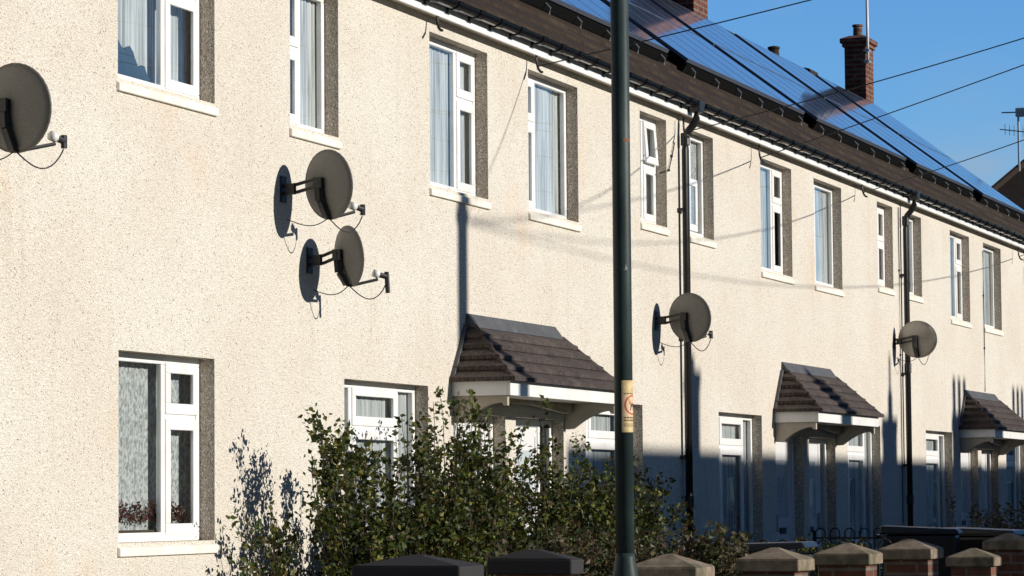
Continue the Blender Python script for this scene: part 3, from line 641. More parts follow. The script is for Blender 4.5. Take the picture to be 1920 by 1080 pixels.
# ------------------------------------------------------------------ solar panels
def solar_array(x0, label, ncol=4, first=[None]):
    t = thing('solar_array', label, 'solar array', (x0, 0, 5.0), 'solar arrays on the roof slope')
    ux = Vector((1, 0, 0)); us = Vector((0, 1, SL)).normalized(); un = ux.cross(us)
    PW, PL = .927, 1.50
    org = Vector((x0, .55, roof_z(.55))) + un*.15
    if first[0] is None:
        b = MB(); b.quad((.018, .018, 0), (PW-.018, .018, 0), (PW-.018, PL-.018, 0), (.018, PL-.018, 0)); me = b.build('panel', M_panel); 
        f = MB(); frame_ = [(0, PW, 0, .02), (0, PW, PL-.02, PL), (0, .02, .02, PL-.02), (PW-.02, PW, .02, PL-.02)]
        for q in frame_: f.box(q[0], q[1], q[2], q[3], -.035, .001)
        fo = f.build('panel_frame', M_pframe, me); first[0] = (me, fo); fresh = True
    else: fresh = False
    rot = Matrix((ux, us, un)).transposed().to_euler()
    for i in range(ncol):
        for j in range(2):
            if fresh and i == 0 and j == 0: p = first[0][0]
            else:
                p = first[0][0].copy(); COL.objects.link(p); f = first[0][1].copy(); COL.objects.link(f); f.parent = p
            p.parent = t; p.location = org + ux*(i*(PW+.005)) + us*(j*(PL+.02)) - t.location; p.rotation_euler = rot
    r = MB(); Lx = ncol*(PW+.005)
    for s in (.3, 1.15, 1.85, 2.7):
        a = org + us*s - un*.07 - ux*.04; b2 = a + ux*(Lx+.06)
        r.hexa([a-us*.02-un*.02, b2-us*.02-un*.02, b2+us*.02-un*.02, a+us*.02-un*.02], [a-us*.02+un*.025, b2-us*.02+un*.025, b2+us*.02+un*.025, a+us*.02+un*.025])
    r.build('rail', M_metal_blk, t)
    for k in range(ncol+1):
        h = MB(); a = org + ux*(.2+k*(Lx-.4)/ncol) - us*.10 - un*.13; h.tube([tuple(a), tuple(a+us*.02+un*.05), tuple(a+us*.14+un*.07)], .009, 6); h.build('roof_hook', M_galv, t)
    s = MB(); a = org - us*.02 - un*.035; b2 = a + ux*Lx
    s.hexa([a-un*.10, b2-un*.10, b2-un*.10+us*.02, a-un*.10+us*.02], [a-un*.012, b2-un*.012, b2-un*.012+us*.02, a-un*.012+us*.02]); s.build('gap_shade_front', M_gapshade, t)  # dark strip added to paint the shaded gap under the array's lower edge
    for k in (0, 1):
        s = MB(); a = org + ux*(Lx*k-.01) - un*.03; b2 = a + us*(2*PL); s.hexa([a-un*.11, b2-un*.11, b2-un*.11+ux*.01, a-un*.11+ux*.01], [a, b2, b2+ux*.01, a+ux*.01]); s.build('gap_shade_side', M_gapshade, t)  # dark boards added to paint the shaded gap at both array ends
XA = [16.1, 19.9, 24.6, 29.9, 35.15, 40.45, 44.85]
LB = [None, 'solar array highest up at the top edge of the photo, left of the lamp post', 'blue solar array behind the top of the lamp post', 'blue solar array on the roof above the first black downpipe', 'blue solar array below the near brick chimney', 'greyer solar array above the second black downpipe', 'last solar array at the far gable, below the farther chimney']
for x, l, nc in zip(XA[1:], LB[1:], (5, 5, 5, 5, 4, 4)): solar_array(x, l, nc)

# ------------------------------------------------------------------ wires and hooks
def wire(p0, p1, sag, label, r=.0052, group='telephone wires to the houses'):
    p0, p1 = Vector(p0), Vector(p1); pts = []
    for i in range(41):
        u = i/40; p = p0.lerp(p1, u); p.z -= sag*4*u*(1-u); pts.append(tuple(p))
    t = thing('telephone_wire', label, 'wire', tuple(p0), group)
    b = MB(); b.tube(pts, r, 6); b.build('strand', M_cable, t, smooth=True)
    h = MB(); x, y, z = p0
    h.tube([(x+.02, -.08, z+.13), (x+.02, -.08, z+.06), (x+.015, -.085, z+.02), (x, -.10, z-.02), (x-.03, -.13, z-.05), (x-.05, -.15, z-.055)], .011, 6); h.build('hook', M_metal_blk, t, smooth=True)
    return t
WIRES = []

# ------------------------------------------------------------------ lamp post
PX, PY = 13.10, -4.10
t = thing('lamp_post', 'dark green steel lamp post with a yellow sticker in front of the terrace', 'lamp post', (PX, PY, 0))
b = MB(); b.lathe([(.0585, 0), (.0585, 1.12), (.057, 1.17), (.050, 1.215), (.0425, 1.255), (.0405, 1.28)], PX, PY, 32); b.build('base', M_lamp, t, smooth=True)
b = MB(); b.lathe([(.0400, 1.27), (.0396, 2.5), (.0385, 5.4)], PX, PY, 32); b.build('shaft', M_lamp, t, smooth=True)
b = MB(); b.tube([(PX, PY, 5.38), (PX, PY-.08, 5.62), (PX, PY-.35, 5.76), (PX, PY-.75, 5.80)], .024, 12); b.build('arm', M_lamp, t, smooth=True)
b = MB(); b.hexa([(PX-.06, PY-1.25, 5.74), (PX+.06, PY-1.25, 5.74), (PX+.08, PY-.70, 5.74), (PX-.08, PY-.70, 5.74)], [(PX-.04, PY-1.18, 5.86), (PX+.04, PY-1.18, 5.86), (PX+.05, PY-.72, 5.87), (PX-.05, PY-.72, 5.87)]); b.build('lantern', M_galv, t, bevel=.02)
def wrap(b, z0, z1, a0, a1, r, n=24):
    for i in range(n):
        p, q = a0+(a1-a0)*i/n, a0+(a1-a0)*(i+1)/n
        b.quad((PX+r*math.cos(p), PY+r*math.sin(p), z0), (PX+r*math.cos(q), PY+r*math.sin(q), z0), (PX+r*math.cos(q), PY+r*math.sin(q), z1), (PX+r*math.cos(p), PY+r*math.sin(p), z1))
M_st = mat('sticker_yellow', (.62, .47, .20), .55)
def stain(m):
    p = pos(m); c = ramp(m, noise(m, p, 40, 5), [(.35, (.50, .36, .15)), (.65, (.70, .55, .27))]); L(m, c, B(m).inputs['Base Color'])
stain(M_st); M_st2 = mat('sticker_cream', (.70, .50, .30), .55); M_red = mat('sticker_red', (.50, .07, .02), .6); M_ink = mat('sticker_ink', (.10, .06, .04), .7)
SA = R(-98)                    # the sticker's middle faces down the street side
b = MB(); wrap(b, 1.795, 2.017, SA-1.35, SA+1.35, .0405); stk = b.build('sticker', M_st, t)
b = MB(); wrap(b, 1.86, 1.958, SA-1.33, SA+1.33, .0407); b.build('sticker_field', M_st2, stk)
b = MB(); rc, zc_ = .0409, 1.912
def onpost(u, v, r=rc): a = SA + u/.041; return (PX+r*math.cos(a), PY+r*math.sin(a), zc_+v)
def arc_band(b, r0, r1, n=40):
    for i in range(n):
        p, q = 2*math.pi*i/n, 2*math.pi*(i+1)/n
        b.quad(onpost(r0*math.cos(p), r0*math.sin(p)), onpost(r1*math.cos(p), r1*math.sin(p)), onpost(r1*math.cos(q), r1*math.sin(q)), onpost(r0*math.cos(q), r0*math.sin(q)))
def bar(b, u0, v0, u1, v1, w, r=rc, n=8):
    dx, dy = u1-u0, v1-v0; l = math.hypot(dx, dy); nx, ny = -dy/l*w, dx/l*w
    for i in range(n):
        p, q = i/n, (i+1)/n
        b.quad(onpost(u0+dx*p-nx, v0+dy*p-ny, r), onpost(u0+dx*q-nx, v0+dy*q-ny, r), onpost(u0+dx*q+nx, v0+dy*q+ny, r), onpost(u0+dx*p+nx, v0+dy*p+ny, r))
arc_band(b, .036, .043); bar(b, -.027, .027, .027, -.027, .0032); b.build('prohibition_ring', M_red, stk)
b = MB(); bar(b, -.012, -.004, .012, .002, .007, .04085); bar(b, -.011, -.006, -.013, -.024, .003, .04085); bar(b, .008, -.004, .009, -.024, .003, .04085); bar(b, .010, .004, .020, .014, .005, .04085); bar(b, -.012, 0, -.020, .012, .002, .04085); b.build('dog_symbol', M_ink, stk)
b = MB()
random.seed(11)
for v, hgt_ in ((.048, .0022), (-.054, .003), (-.066, .003), (-.082, .0018), (-.090, .0018)):
    u = -.045
    while u < .045:
        l = random.uniform(.006, .014); bar(b, u, v, min(u+l, .047), v, hgt_, .0409, 3); u += l+.004
b.build('small_print', M_ink, stk)
b = MB(); wrap(b, 3.045, 3.056, SA-.9, SA+.3, .0398); b.build('rust_mark', mat('rust', (.22, .07, .03), .8), t)

# ------------------------------------------------------------------ garden piers, walls, railings
M_capshade = mat('shaded_concrete', (.045, .043, .045), .9, spec=.1)  # dark copy of the cap concrete, shade on the near caps put into its colour
def pier(x0, x1, y0, y1, zt, label, m=None, ap=.068):
    t = thing('brick_pier', label, 'gate pier', ((x0+x1)/2, (y0+y1)/2, 0), 'brick garden piers with pyramid caps')
    random.seed(int(x0*100)); t.rotation_euler = (R(random.uniform(-.5, .5)), R(random.uniform(-.5, .5)), R(random.uniform(-1.2, 1.2)))
    b = MB(); b.box(x0+.035, x1-.035, y0+.035, y1-.035, -.1, zt-.072); b.build('shaft', M_pier_brick, t)
    c = MB(); c.box(x0, x1, y0, y1, zt-.072, zt); cx, cy = (x0+x1)/2, (y0+y1)/2
    c.hexa([(x0, y0, zt), (x1, y0, zt), (x1, y1, zt), (x0, y1, zt)], [(cx-.02, cy-.02, zt+ap), (cx+.02, cy-.02, zt+ap), (cx+.02, cy+.02, zt+ap), (cx-.02, cy+.02, zt+ap)])
    c.build('cap', m or M_cap, t, bevel=.009)
pier(12.70, 12.99, -3.50, -3.00, 1.235, 'nearest low capped pier, dark against the shrubs at bottom centre', M_capshade, .045)
pier(14.15, 14.34, -3.50, -3.08, 1.235, 'dark capped pier just left of the lamp post base', M_capshade, .045)
pier(16.27, 16.65, -3.50, -3.10, 1.15, 'capped brick pier just right of the lamp post base')
pier(18.44, 18.83, -3.50, -3.11, 1.15, 'capped brick pier below the first downpipe, before the low hedge gap')
pier(20.31, 20.70, -3.50, -3.12, 1.15, 'capped brick pier below the railings and middle canopy')
pier(22.25, 22.66, -3.50, -3.11, 1.15, 'capped brick pier in front of the left wheelie bin')
pier(24.50, 24.82, -3.50, -3.12, 1.05, 'shortest capped brick pier, in front of the right wheelie bin')
pier(26.02, 26.42, -3.50, -3.12, 1.15, 'capped brick pier cut by the right edge of the photo')
for xa, xb, l in ((12.99, 14.15, 'low brick garden wall between the two dark piers'), (14.36, 16.27, 'low brick garden wall behind the lamp post base'), (20.70, 22.25, 'low brick garden wall below the railings')):
    t = thing('garden_wall', l, 'wall', (xa, -3.3, 0), 'low brick garden walls')
    zc_w = .55
    b = MB(); b.box(xa+.02, xb-.02, -3.40, -3.20, -.1, zc_w); b.build('brickwork', M_pier_brick, t)
    b = MB(); b.box(xa+.02, xb-.02, -3.43, -3.17, zc_w, zc_w+.05); b.build('coping', M_capshade if zc_w > 1 else M_cap, t, bevel=.01)
def railing(x, y0, y1, zt, label):
    t = thing('hoop_railing', label, 'railing', (x, y0, .18), 'black hoop top railings between front gardens')
    b = MB(); b.tube([(x, y0, zt-.10), (x, y1, zt-.10)], .010, 8); b.tube([(x, y0, .35), (x, y1, .35)], .010, 8); b.build('rail', M_metal_blk, t)
    b = MB(); y = y0-.03; k = 0
    while y > y1:
        pts = [(x, y, .25), (x, y, zt-.05)] + [(x, y-.05+.05*math.cos(a), zt-.05+.05*math.sin(a)) for a in [math.pi*q/8 for q in range(1, 8)]] + [(x, y-.10, zt-.05), (x, y-.10, .25)]
        b.tube(pts, .0075, 6); y -= .155
    b.build('hoops', M_metal_blk, t)
    b = MB()
    for y in (y0-.01, (y0+y1)/2, y1): b.tube([(x, y, 0.1), (x, y, zt-.02)], .016, 8)
    b.build('posts', M_metal_blk, t)
railing(18.62, -.02, -1.6, 1.085, 'black hoop railing at the bottom left, below the shrub shadow')
railing(23.30, -.05, -3.05, 1.205, 'black hoop railing behind the piers, the near one of two below the middle canopy')
railing(32.60, -.05, -3.05, 1.205, 'black hoop railing meeting the wall below the middle canopy')
railing(41.90, -.05, -3.05, 1.17, 'black hoop railing below the farthest canopy at the right')

# ------------------------------------------------------------------ wheelie bins
def bin_(x, y, rz, zt, label, tilt=0.0):
    t = thing('wheelie_bin', label, 'wheelie bin', (x, y, .18), 'black wheelie bins in the front gardens')
    H = zt-.18
    b = MB(); b.hexa([(-.22, -.26, .06), (.22, -.26, .06), (.22, .22, .06), (-.22, .22, .06)], [(-.28, -.34, H-.08), (.28, -.34, H-.08), (.28, .30, H-.08), (-.28, .30, H-.08)]); 
    parts = [('body', b, .03)]
    l = MB(); l.hexa([(-.30, -.37, H-.075), (.30, -.37, H-.075), (.30, .33, H-.075), (-.30, .33, H-.075)], [(-.27, -.34, H-.03), (.27, -.34, H-.03), (.29, .32, H), (-.29, .32, H)]); parts.append(('lid', l, .015))
    h = MB(); h.tube([(-.24, .36, H-.09), (.24, .36, H-.09)], .016, 8); parts.append(('handle', h, 0))
    for nm, mb, bv in parts:
        if tilt and nm == 'lid':
            mb.v = [(v[0], v[1], v[2] + tilt*(.33-v[1])) for v in mb.v]
        o = MB.build(mb, nm, M_black, None, bevel=bv); o.parent = t
    for s in (-1, 1):
        w = MB(); w.tube([(s*.24-.03, .25, .10), (s*.24+.03, .25, .10)], .10, 16); o = w.build('wheel', M_black, None); o.parent = t
    t.rotation_euler = (0, 0, rz)
bin_(27.75, -2.22, R(8), 1.27, 'black wheelie bin nearer the second downpipe, lid edge catching light')
bin_(28.65, -2.62, R(-6), 1.245, 'black wheelie bin to the right of its twin, behind the shortest pier')
bin_(22.10, -2.30, R(4), 1.19, 'black wheelie bin half hidden by the low hedge, lid slightly raised', .07)

# ------------------------------------------------------------------ shrubs
def shrub(label, shoots, nleaf, leaf, lm, name='shrub', cat='shrub', stem_r=.007, size=(.030, .056), low=.9, spread=.115, group=None):
    """shoots: list of (x_base, y_base, x_tip, y_tip, z_tip)."""
    cx = sum(s[0] for s in shoots)/len(shoots); cy = sum(s[1] for s in shoots)/len(shoots)
    t = thing(name, label, cat, (cx, cy, .18), group); st = MB(); lf = MB()
    paths = []
    for (xb, yb, xt, yt, zt) in shoots:
        p0 = Vector((xb, yb, .18)); p2 = Vector((xt, yt, zt)); p1 = Vector((xb*.75+xt*.25+random.uniform(-.06, .06), yb*.6+yt*.4+random.uniform(-.05, .05), .18+(zt-.18)*.62))
        pts = [(p0*(1-u)**2 + p1*2*u*(1-u) + p2*u*u) + Vector((random.uniform(-.008, .008), random.uniform(-.008, .008), 0)) for u in [i/9 for i in range(10)]]
        st.tube(pts, stem_r, 5, r2=.0018); paths.append((pts, 1.0))
        for k in range(random.randint(3, 6)):           # side twigs
            u = random.uniform(.35, .92); i = int(u*9); a = pts[i]; d = Vector((random.uniform(-1, 1), random.uniform(-.8, .8), random.uniform(.1, 1.0))).normalized()
            l = random.uniform(.10, .30)*(1.15-u*.6); q = [a + d*l*w + Vector((0, 0, .04*w*w)) for w in (0, .35, .7, 1)]; st.tube(q, .003, 4, r2=.0012); paths.append((q, .45))
    tot = sum(w for _, w in paths)
    for pts, w in paths:
        n = int(nleaf*w/tot)
        main = w == 1.0
        tufts = [random.uniform(.12, 1)**.85 for _ in range(7 if main else 3)] + [1.0]
        for k in range(n):
            u = min(1.0, max(.05, random.gauss(random.choice(tufts), .035 if main else .12)))      # leaves sit in tufts along the shoot
            f = u*(len(pts)-1); i = min(int(f), len(pts)-2); a = pts[i].lerp(pts[i+1], f-i)
            if a.z < low and random.random() < .6: continue
            sp = spread*(1.15-u*.75) if main else spread*.55
            a = a + Vector((random.gauss(0, sp), random.gauss(0, sp*.8), random.gauss(0, sp*.6)))*.6
            d = Vector((random.gauss(0, 1), random.gauss(-.25, .8), random.gauss(.15, .7))).normalized(); s = d.cross(Vector((random.gauss(0, 1), random.gauss(0, 1), random.gauss(0, 1))))
            if s.length < .05: continue
            s.normalize(); nn = d.cross(s); L_ = random.uniform(*size)*random.choice((.7, .9, 1, 1, 1.15)); W_ = L_*random.uniform(.30, .42); b0 = len(lf.v)
            lf.v += [tuple(a), tuple(a + d*L_*.35 + s*W_ + nn*L_*.06), tuple(a + d*L_ - nn*L_*.10), tuple(a + d*L_*.35 - s*W_ + nn*L_*.06)]
            lf.f += [(b0, b0+1, b0+2), (b0, b0+2, b0+3)]
    st.build('stems', M_stem, t)
    o0 = t.location; me = bpy.data.meshes.new('foliage'); me.from_pydata([tuple(Vector(v)-o0) for v in lf.v], [], lf.f); me.materials.append(lm)
    o = bpy.data.objects.new('foliage', me); COL.objects.link(o); o.parent = t
    return t
def interp(pr, x):
    for (a, za), (b_, zb) in zip(pr, pr[1:]):
        if a <= x <= b_: return za + (zb-za)*(x-a)/(b_-a)
    return pr[0][1] if x < pr[0][0] else pr[-1][1]
PROF = [(17.9, 1.45), (18.15, 1.60), (18.4, 1.75), (18.8, 1.80), (19.3, 1.86), (19.6, 1.88), (20.1, 2.06), (20.5, 2.18), (20.9, 2.12), (21.3, 1.98), (21.8, 1.86), (22.3, 1.84), (22.8, 1.78), (23.2, 1.80), (23.8, 1.68), (24.4, 1.66), (24.9, 1.58), (25.4, 1.45)]
def fill(x0, x1, n, yc, seed, prof=PROF, hvar=(.72, 1.0), lean=.2, yw=.28):
    random.seed(seed); out = []
    for i in range(n):
        xb = random.uniform(x0, x1); xt = xb + random.gauss(0, lean); z = interp(prof, xt)*random.uniform(*hvar); y = yc + random.uniform(-yw, yw)
        out.append((xb, y, xt, min(-.12, y + random.gauss(0, .12)), z))
    return out
s1 = fill(18.72, 19.75, 44, -.58, 21, hvar=(.55, 1.0)) + [(18.75, -.55, 18.16, -.52, 2.02), (18.8, -.5, 18.30, -.5, 1.90), (18.95, -.5, 18.45, -.45, 1.93), (19.0, -.55, 18.62, -.5, 1.98), (18.7, -.5, 18.2, -.5, 1.78), (18.8, -.5, 18.35, -.55, 1.86), (18.9, -.5, 18.7, -.5, 1.88), (19.3, -.5, 19.0, -.5, 1.85), (18.9, -.5, 18.22, -.5, 1.97), (18.85, -.55, 18.3, -.52, 1.84), (18.95, -.5, 18.36, -.48, 1.78), (18.8, -.45, 18.15, -.5, 1.70), (18.9, -.5, 18.5, -.5, 1.92)]
shrub('leggy green shrub with long leaning shoots, left part of the big shrub mass', s1, 11500, .04, M_leaf, group=None)
s2 = fill(19.65, 21.65, 88, -.62, 22, hvar=(.55, 1.03)) + [(20.2, -.6, 20.28, -.55, 2.25), (20.5, -.6, 20.45, -.6, 2.17), (20.8, -.6, 20.86, -.55, 2.26), (21.0, -.6, 20.95, -.5, 2.2), (19.6, -.6, 19.45, -.55, 1.95), (20.2, -.6, 20.15, -.55, 2.18), (20.4, -.6, 20.6, -.55, 2.20), (20.7, -.6, 20.72, -.5, 2.12), (20.1, -.6, 20.02, -.55, 2.1), (21.2, -.6, 21.3, -.5, 2.04), (21.5, -.6, 21.62, -.55, 1.96)]
shrub('tallest green shrub directly below the nearest door canopy', s2, 16500, .04, M_leaf)
s3 = fill(21.5, 24.4, 112, -.66, 23, hvar=(.52, 1.04), yw=.3) + [(22.3, -.6, 22.45, -.55, 2.24), (22.4, -.6, 22.36, -.55, 2.10), (23.1, -.6, 23.2, -.55, 2.03), (24.2, -.6, 24.9, -.6, 1.80), (24.3, -.6, 25.35, -.55, 1.70), (24.2, -.6, 25.55, -.6, 1.66), (24.4, -.6, 25.1, -.6, 1.60), (24.4, -.6, 25.2, -.65, 1.48)]
shrub('broad green shrub reaching past the lamp post, right part of the shrub mass', s3, 19500, .04, M_leaf)
random.seed(24)
s4 = [(18.25+random.gauss(0, .12), -.26+random.uniform(-.06, .08), 18.1+random.gauss(0, .18), -.24+random.uniform(-.06, .06), random.uniform(1.10, 1.5)) for _ in range(9)]
shrub('small sparse seedling shrub against the wall beneath the shadow of taller shoots', s4, 1100, .04, M_leaf)
LOWP = [(16.5, 1.20), (17.5, 1.26), (18.3, 1.24), (19, 1.22), (20, 1.16)]
random.seed(31); s5 = [(random.uniform(16.7, 19.0), random.uniform(-2.75, -2.2), 0, 0, 0) for _ in range(60)]
s5 = [(a, b_, a+random.gauss(0, .12), b_+random.gauss(0, .1), interp(LOWP, a)*random.uniform(.88, 1.09)) for a, b_, *_ in s5]
shrub('low bronze tinged hedge between the lamp post and the capped pier', s5, 8000, .04, M_leaf2, name='hedge', cat='hedge', low=.8)
random.seed(33); s6 = [(random.uniform(20.6, 21.7), random.uniform(-2.35, -1.95), 0, 0, 0) for _ in range(34)]
s6 = [(a, b_, a+random.gauss(0, .14), b_+random.gauss(0, .1), random.uniform(1.05, 1.28)) for a, b_, *_ in s6]
shrub('dark twiggy shrub leaning over a half hidden wheelie bin', s6, 7000, .04, M_leaf2, low=.8)
random.seed(35); s7 = [(random.uniform(23.9, 25.0), random.uniform(-2.5, -2.0), 0, 0, 0) for _ in range(30)]
s7 = [(a, b_, a+random.gauss(0, .14), b_+random.gauss(0, .1), random.uniform(.98, 1.2)) for a, b_, *_ in s7]
shrub('olive green rounded shrub among the hoop railings', s7, 4200, .04, M_leaf, low=.7)
random.seed(37); s8 = [(random.uniform(33.9, 37.0), random.uniform(-1.9, -1.0), 0, 0, 0) for _ in range(46)]
s8 = [(a, b_, a+random.gauss(0, .2), b_+random.gauss(0, .15), random.uniform(1.1, 1.5)) for a, b_, *_ in s8]
shrub('dark bare twiggy shrub behind the two wheelie bins', s8, 3600, .04, M_leaf2, low=.8)

# ------------------------------------------------------------------ things seen through the windows
random.seed(41)
t = thing('flower_arrangement', 'row of dark red dried flowers on the sill inside the lower left window', 'flowers', (17.05, .16, 1.30))
b = MB(); b.box(16.66, 17.75, .146, .172, 1.335, 1.355); b.build('trough', M_wood, t)
lf = MB()
for k in range(900):
    x = random.uniform(16.64, 17.78); hgt = .03 + .10*abs(math.sin(x*17))*random.random() + random.random()*.05
    a = Vector((x, .160+random.uniform(-.011, .012), 1.355+hgt)); d = Vector((random.gauss(0, 1), random.gauss(0, .5), random.gauss(.4, .7))).normalized()*random.uniform(.015, .03); s = d.cross(Vector((random.gauss(0, 1), 1, random.gauss(0, 1)))).normalized()*.008
    q = len(lf.v); lf.v += [tuple(a), tuple(a+d*.5+s), tuple(a+d), tuple(a+d*.5-s)]; lf.f.append((q, q+1, q+2, q+3))
me = bpy.data.meshes.new('blooms'); me.from_pydata([tuple(Vector(v)-t.location) for v in lf.v], [], lf.f); me.materials.append(M_petal); o = bpy.data.objects.new('blooms', me); COL.objects.link(o); o.parent = t
b = MB(); n, k = 18, 10; x0, x1 = 16.60, 17.30; base = 0
for j in range(k+1):
    for i in range(n+1):
        u, v = i/n, j/k; prof = max(.04, .21*math.sin(math.pi*min(1, u*.72+.28))**.8 + .03*math.sin(u*23)); bul = .035*math.sin(math.pi*u)*math.sin(math.pi*v)
        b.v.append((x0+(x1-x0)*u, .172-bul*.6+.004*math.sin(u*31+v*9), 4.02+prof*v))
for j in range(k):
    for i in range(n): a = j*(n+1)+i; b.f.append((a, a+1, a+n+2, a+n+1))
nb = len(b.v); b.v += [(p[0], .176, p[2]) for p in b.v[:nb]]; b.f += [tuple(reversed([i+nb for i in f])) for f in b.f[:]]
tag(b.build('cloth_bundle', M_blue, None, smooth=True), 'dark blue cloth bundle piled behind the glass of the upper left window', 'cloth')

# ------------------------------------------------------------------ wall cables
def wallcable(pts, label, r=.006):
    t = thing('wall_cable', label, 'cable', pts[0], 'thin cables clipped down the house fronts'); b = MB(); b.tube(pts, r, 6); b.build('cable', M_cable, t, smooth=True)
    c = MB()
    for i in range(1, len(pts)-1): p = pts[i]; c.box(p[0]-.012, p[0]+.012, -.02, -.001, p[2]-.01, p[2]+.01)
    if len(pts) > 2: c.build('clip', M_cable, t)
wallcable([(42.28, -.012, 4.80), (42.27, -.012, 4.2), (42.28, -.012, 3.5), (42.27, -.012, 2.92)], 'thin dark cable running down the wall to the farthest canopy')
wallcable([(37.12, -.012, 4.95), (37.12, -.012, 4.2), (37.12, -.012, 3.2), (37.11, -.012, 1.2)], 'thin cable running down the wall beside the second downpipe')
wallcable([(27.79, -.012, 4.75), (27.70, -.015, 4.62), (27.60, -.012, 4.48), (27.52, .05, 4.45)], 'loose cable looping from the first downpipe into the ajar small window', .006)

# ------------------------------------------------------------------ wires across the sky, to a telegraph pole on the far pavement
TP = Vector((23.20, -11.0, 7.36))
for p0, sag, l in (((23.72, -.10, 4.93), .11, 'telephone wire passing over the near brick chimney to the hook left of the lamp post'),
                   ((27.84, -.10, 4.85), .26, 'telephone wire crossing behind the far chimney in the photo, to the first downpipe'),
                   ((30.50, -.10, 4.88), .13, 'telephone wire passing just below the far chimney foot in the photo'),
                   ((34.95, -.10, 4.93), .33, 'lowest telephone wire in the sky, just over the distant dark roof'),
                   ((44.50, -.10, 4.88), .45, 'telephone wire to the farthest hook at the right edge of the photo')):
    wire(p0, TP - Vector((0, 0, .24)), sag, l)
tag((lambda b: (b.tube([(21.52, -.08, 5.10), (21.52, -.08, 5.03), (21.515, -.085, 4.97), (21.50, -.10, 4.93), (21.46, -.13, 4.905), (21.44, -.15, 4.90)], .011, 6), b)[1])(MB()).build('cable_hook', M_metal_blk, None, smooth=True), 'empty black cable hook under the eaves nearest the camera', 'hook')
t = thing('telegraph_pole', 'wooden telegraph pole on the opposite pavement carrying the telephone wires', 'pole', (TP.x, TP.y, 0))
b = MB(); b.lathe([(.14, -.1), (.105, 7.28), (.05, 7.36)], TP.x, TP.y, 18); b.build('shaft', M_wood, t, smooth=True)
b = MB(); b.lathe([(.108, 7.08), (.125, 7.10), (.125, 7.13), (.108, 7.15)], TP.x, TP.y, 18)
for k in range(8): a = math.pi*k/4; b.tube([(TP.x+.12*math.cos(a), TP.y+.12*math.sin(a), 7.12), (TP.x+.12*math.cos(a), TP.y+.12*math.sin(a), 7.19)], .02, 6)
b.build('insulator_ring', M_galv, t)

# ------------------------------------------------------------------ opposite terrace (its roofs and chimneys throw the shade on the fronts)
def opposite_house(x0, w, kind):
    t = thing('opposite_house', 'rendered terraced house across the street facing the cream row', 'house', (x0, -12.6, 0), 'terraced houses across the street')
    yf, yb, yr, ze, zr = -12.6, -19.4, -16.0, 4.75, 7.09
    b = MB(); ops = [(x0+.6, x0+1.6, 2.9, 4.2), (x0+2.3, x0+3.4, 2.9, 4.2), (x0+.5, x0+2.0, .8, 2.1), (x0+2.6, x0+3.5, .1, 2.1)]
    xs = sorted({x0, x0+w} | {o[0] for o in ops} | {o[1] for o in ops}); zs = sorted({-.2, ze+.05} | {o[2] for o in ops} | {o[3] for o in ops})
    for i in range(len(xs)-1):
        for j in range(len(zs)-1):
            mx, mz = (xs[i]+xs[i+1])/2, (zs[j]+zs[j+1])/2
            if any(o[0] < mx < o[1] and o[2] < mz < o[3] for o in ops): continue
            b.quad((xs[i], yf, zs[j]), (xs[i+1], yf, zs[j]), (xs[i+1], yf, zs[j+1]), (xs[i], yf, zs[j+1]))
    b.quad((x0, yb, -.2), (x0+w, yb, -.2), (x0+w, yb, ze), (x0, yb, ze))
    for x in (x0, x0+w): b.quad((x, yf, -.2), (x, yb, -.2), (x, yb, ze), (x, yr, zr-.06), (x, yf, ze))
    b.build('wall', M_render, t)
    for k, o in enumerate(ops):
        f = MB(); frame_ring(f, o[0], o[1], o[2], o[3], .06, yf-.14, yf-.08); mid = (o[0]+o[1])/2
        if k < 3: f.box(mid-.03, mid+.03, yf-.138, yf-.082, o[2]+.06, o[3]-.06)
        fo = f.build('window' if k < 3 else 'door_frame', M_upvc, t)
        g = MB(); g.quad((o[0]+.05, yf-.11, o[2]+.05), (o[1]-.05, yf-.11, o[2]+.05), (o[1]-.05, yf-.11, o[3]-.05), (o[0]+.05, yf-.11, o[3]-.05)); g.build('pane' if k < 3 else 'door', M_glass if k < 3 else M_door, fo)
    r = MB(); r.quad((x0, yf+.25, ze-.15), (x0+w, yf+.25, ze-.15), (x0+w, yr, zr), (x0, yr, zr)); r.quad((x0, yb-.25, ze-.15), (x0+w, yb-.25, ze-.15), (x0+w, yr, zr), (x0, yr, zr)); rf = r.build('roof', M_tile, t)
    cx = x0+w
    c = MB(); pots = MB()
    if kind == 0:
        c.box(cx-.22, cx+.22, yr-.25, yr+.25, 6.6, 7.68); c.box(cx-.27, cx+.27, yr-.3, yr+.3, 7.68, 7.74); pots.lathe([(.11, 7.74), (.10, 7.95)], cx-.02, yr, 12)
    elif kind == 1:
        c.box(cx-.36, cx+.36, yr-.25, yr+.25, 6.6, 7.42); c.box(cx-.40, cx+.40, yr-.3, yr+.3, 7.42, 7.48); pots.lathe([(.13, 7.48), (.11, 7.85), (.05, 7.9), (.045, 8.3)], cx+.05, yr, 12)
    else:
        c.box(cx-.45, cx+.45, yr-.25, yr+.25, 6.6, 7.55); c.box(cx-.5, cx+.5, yr-.3, yr+.3, 7.55, 7.62)
        for q in (-.33, 0, .33): pots.lathe([(.10, 7.62), (.09, 8.15)], cx+q, yr, 12)
    co = c.build('chimney', M_brick, t); pots.build('chimney_pot', M_pier_brick, co)
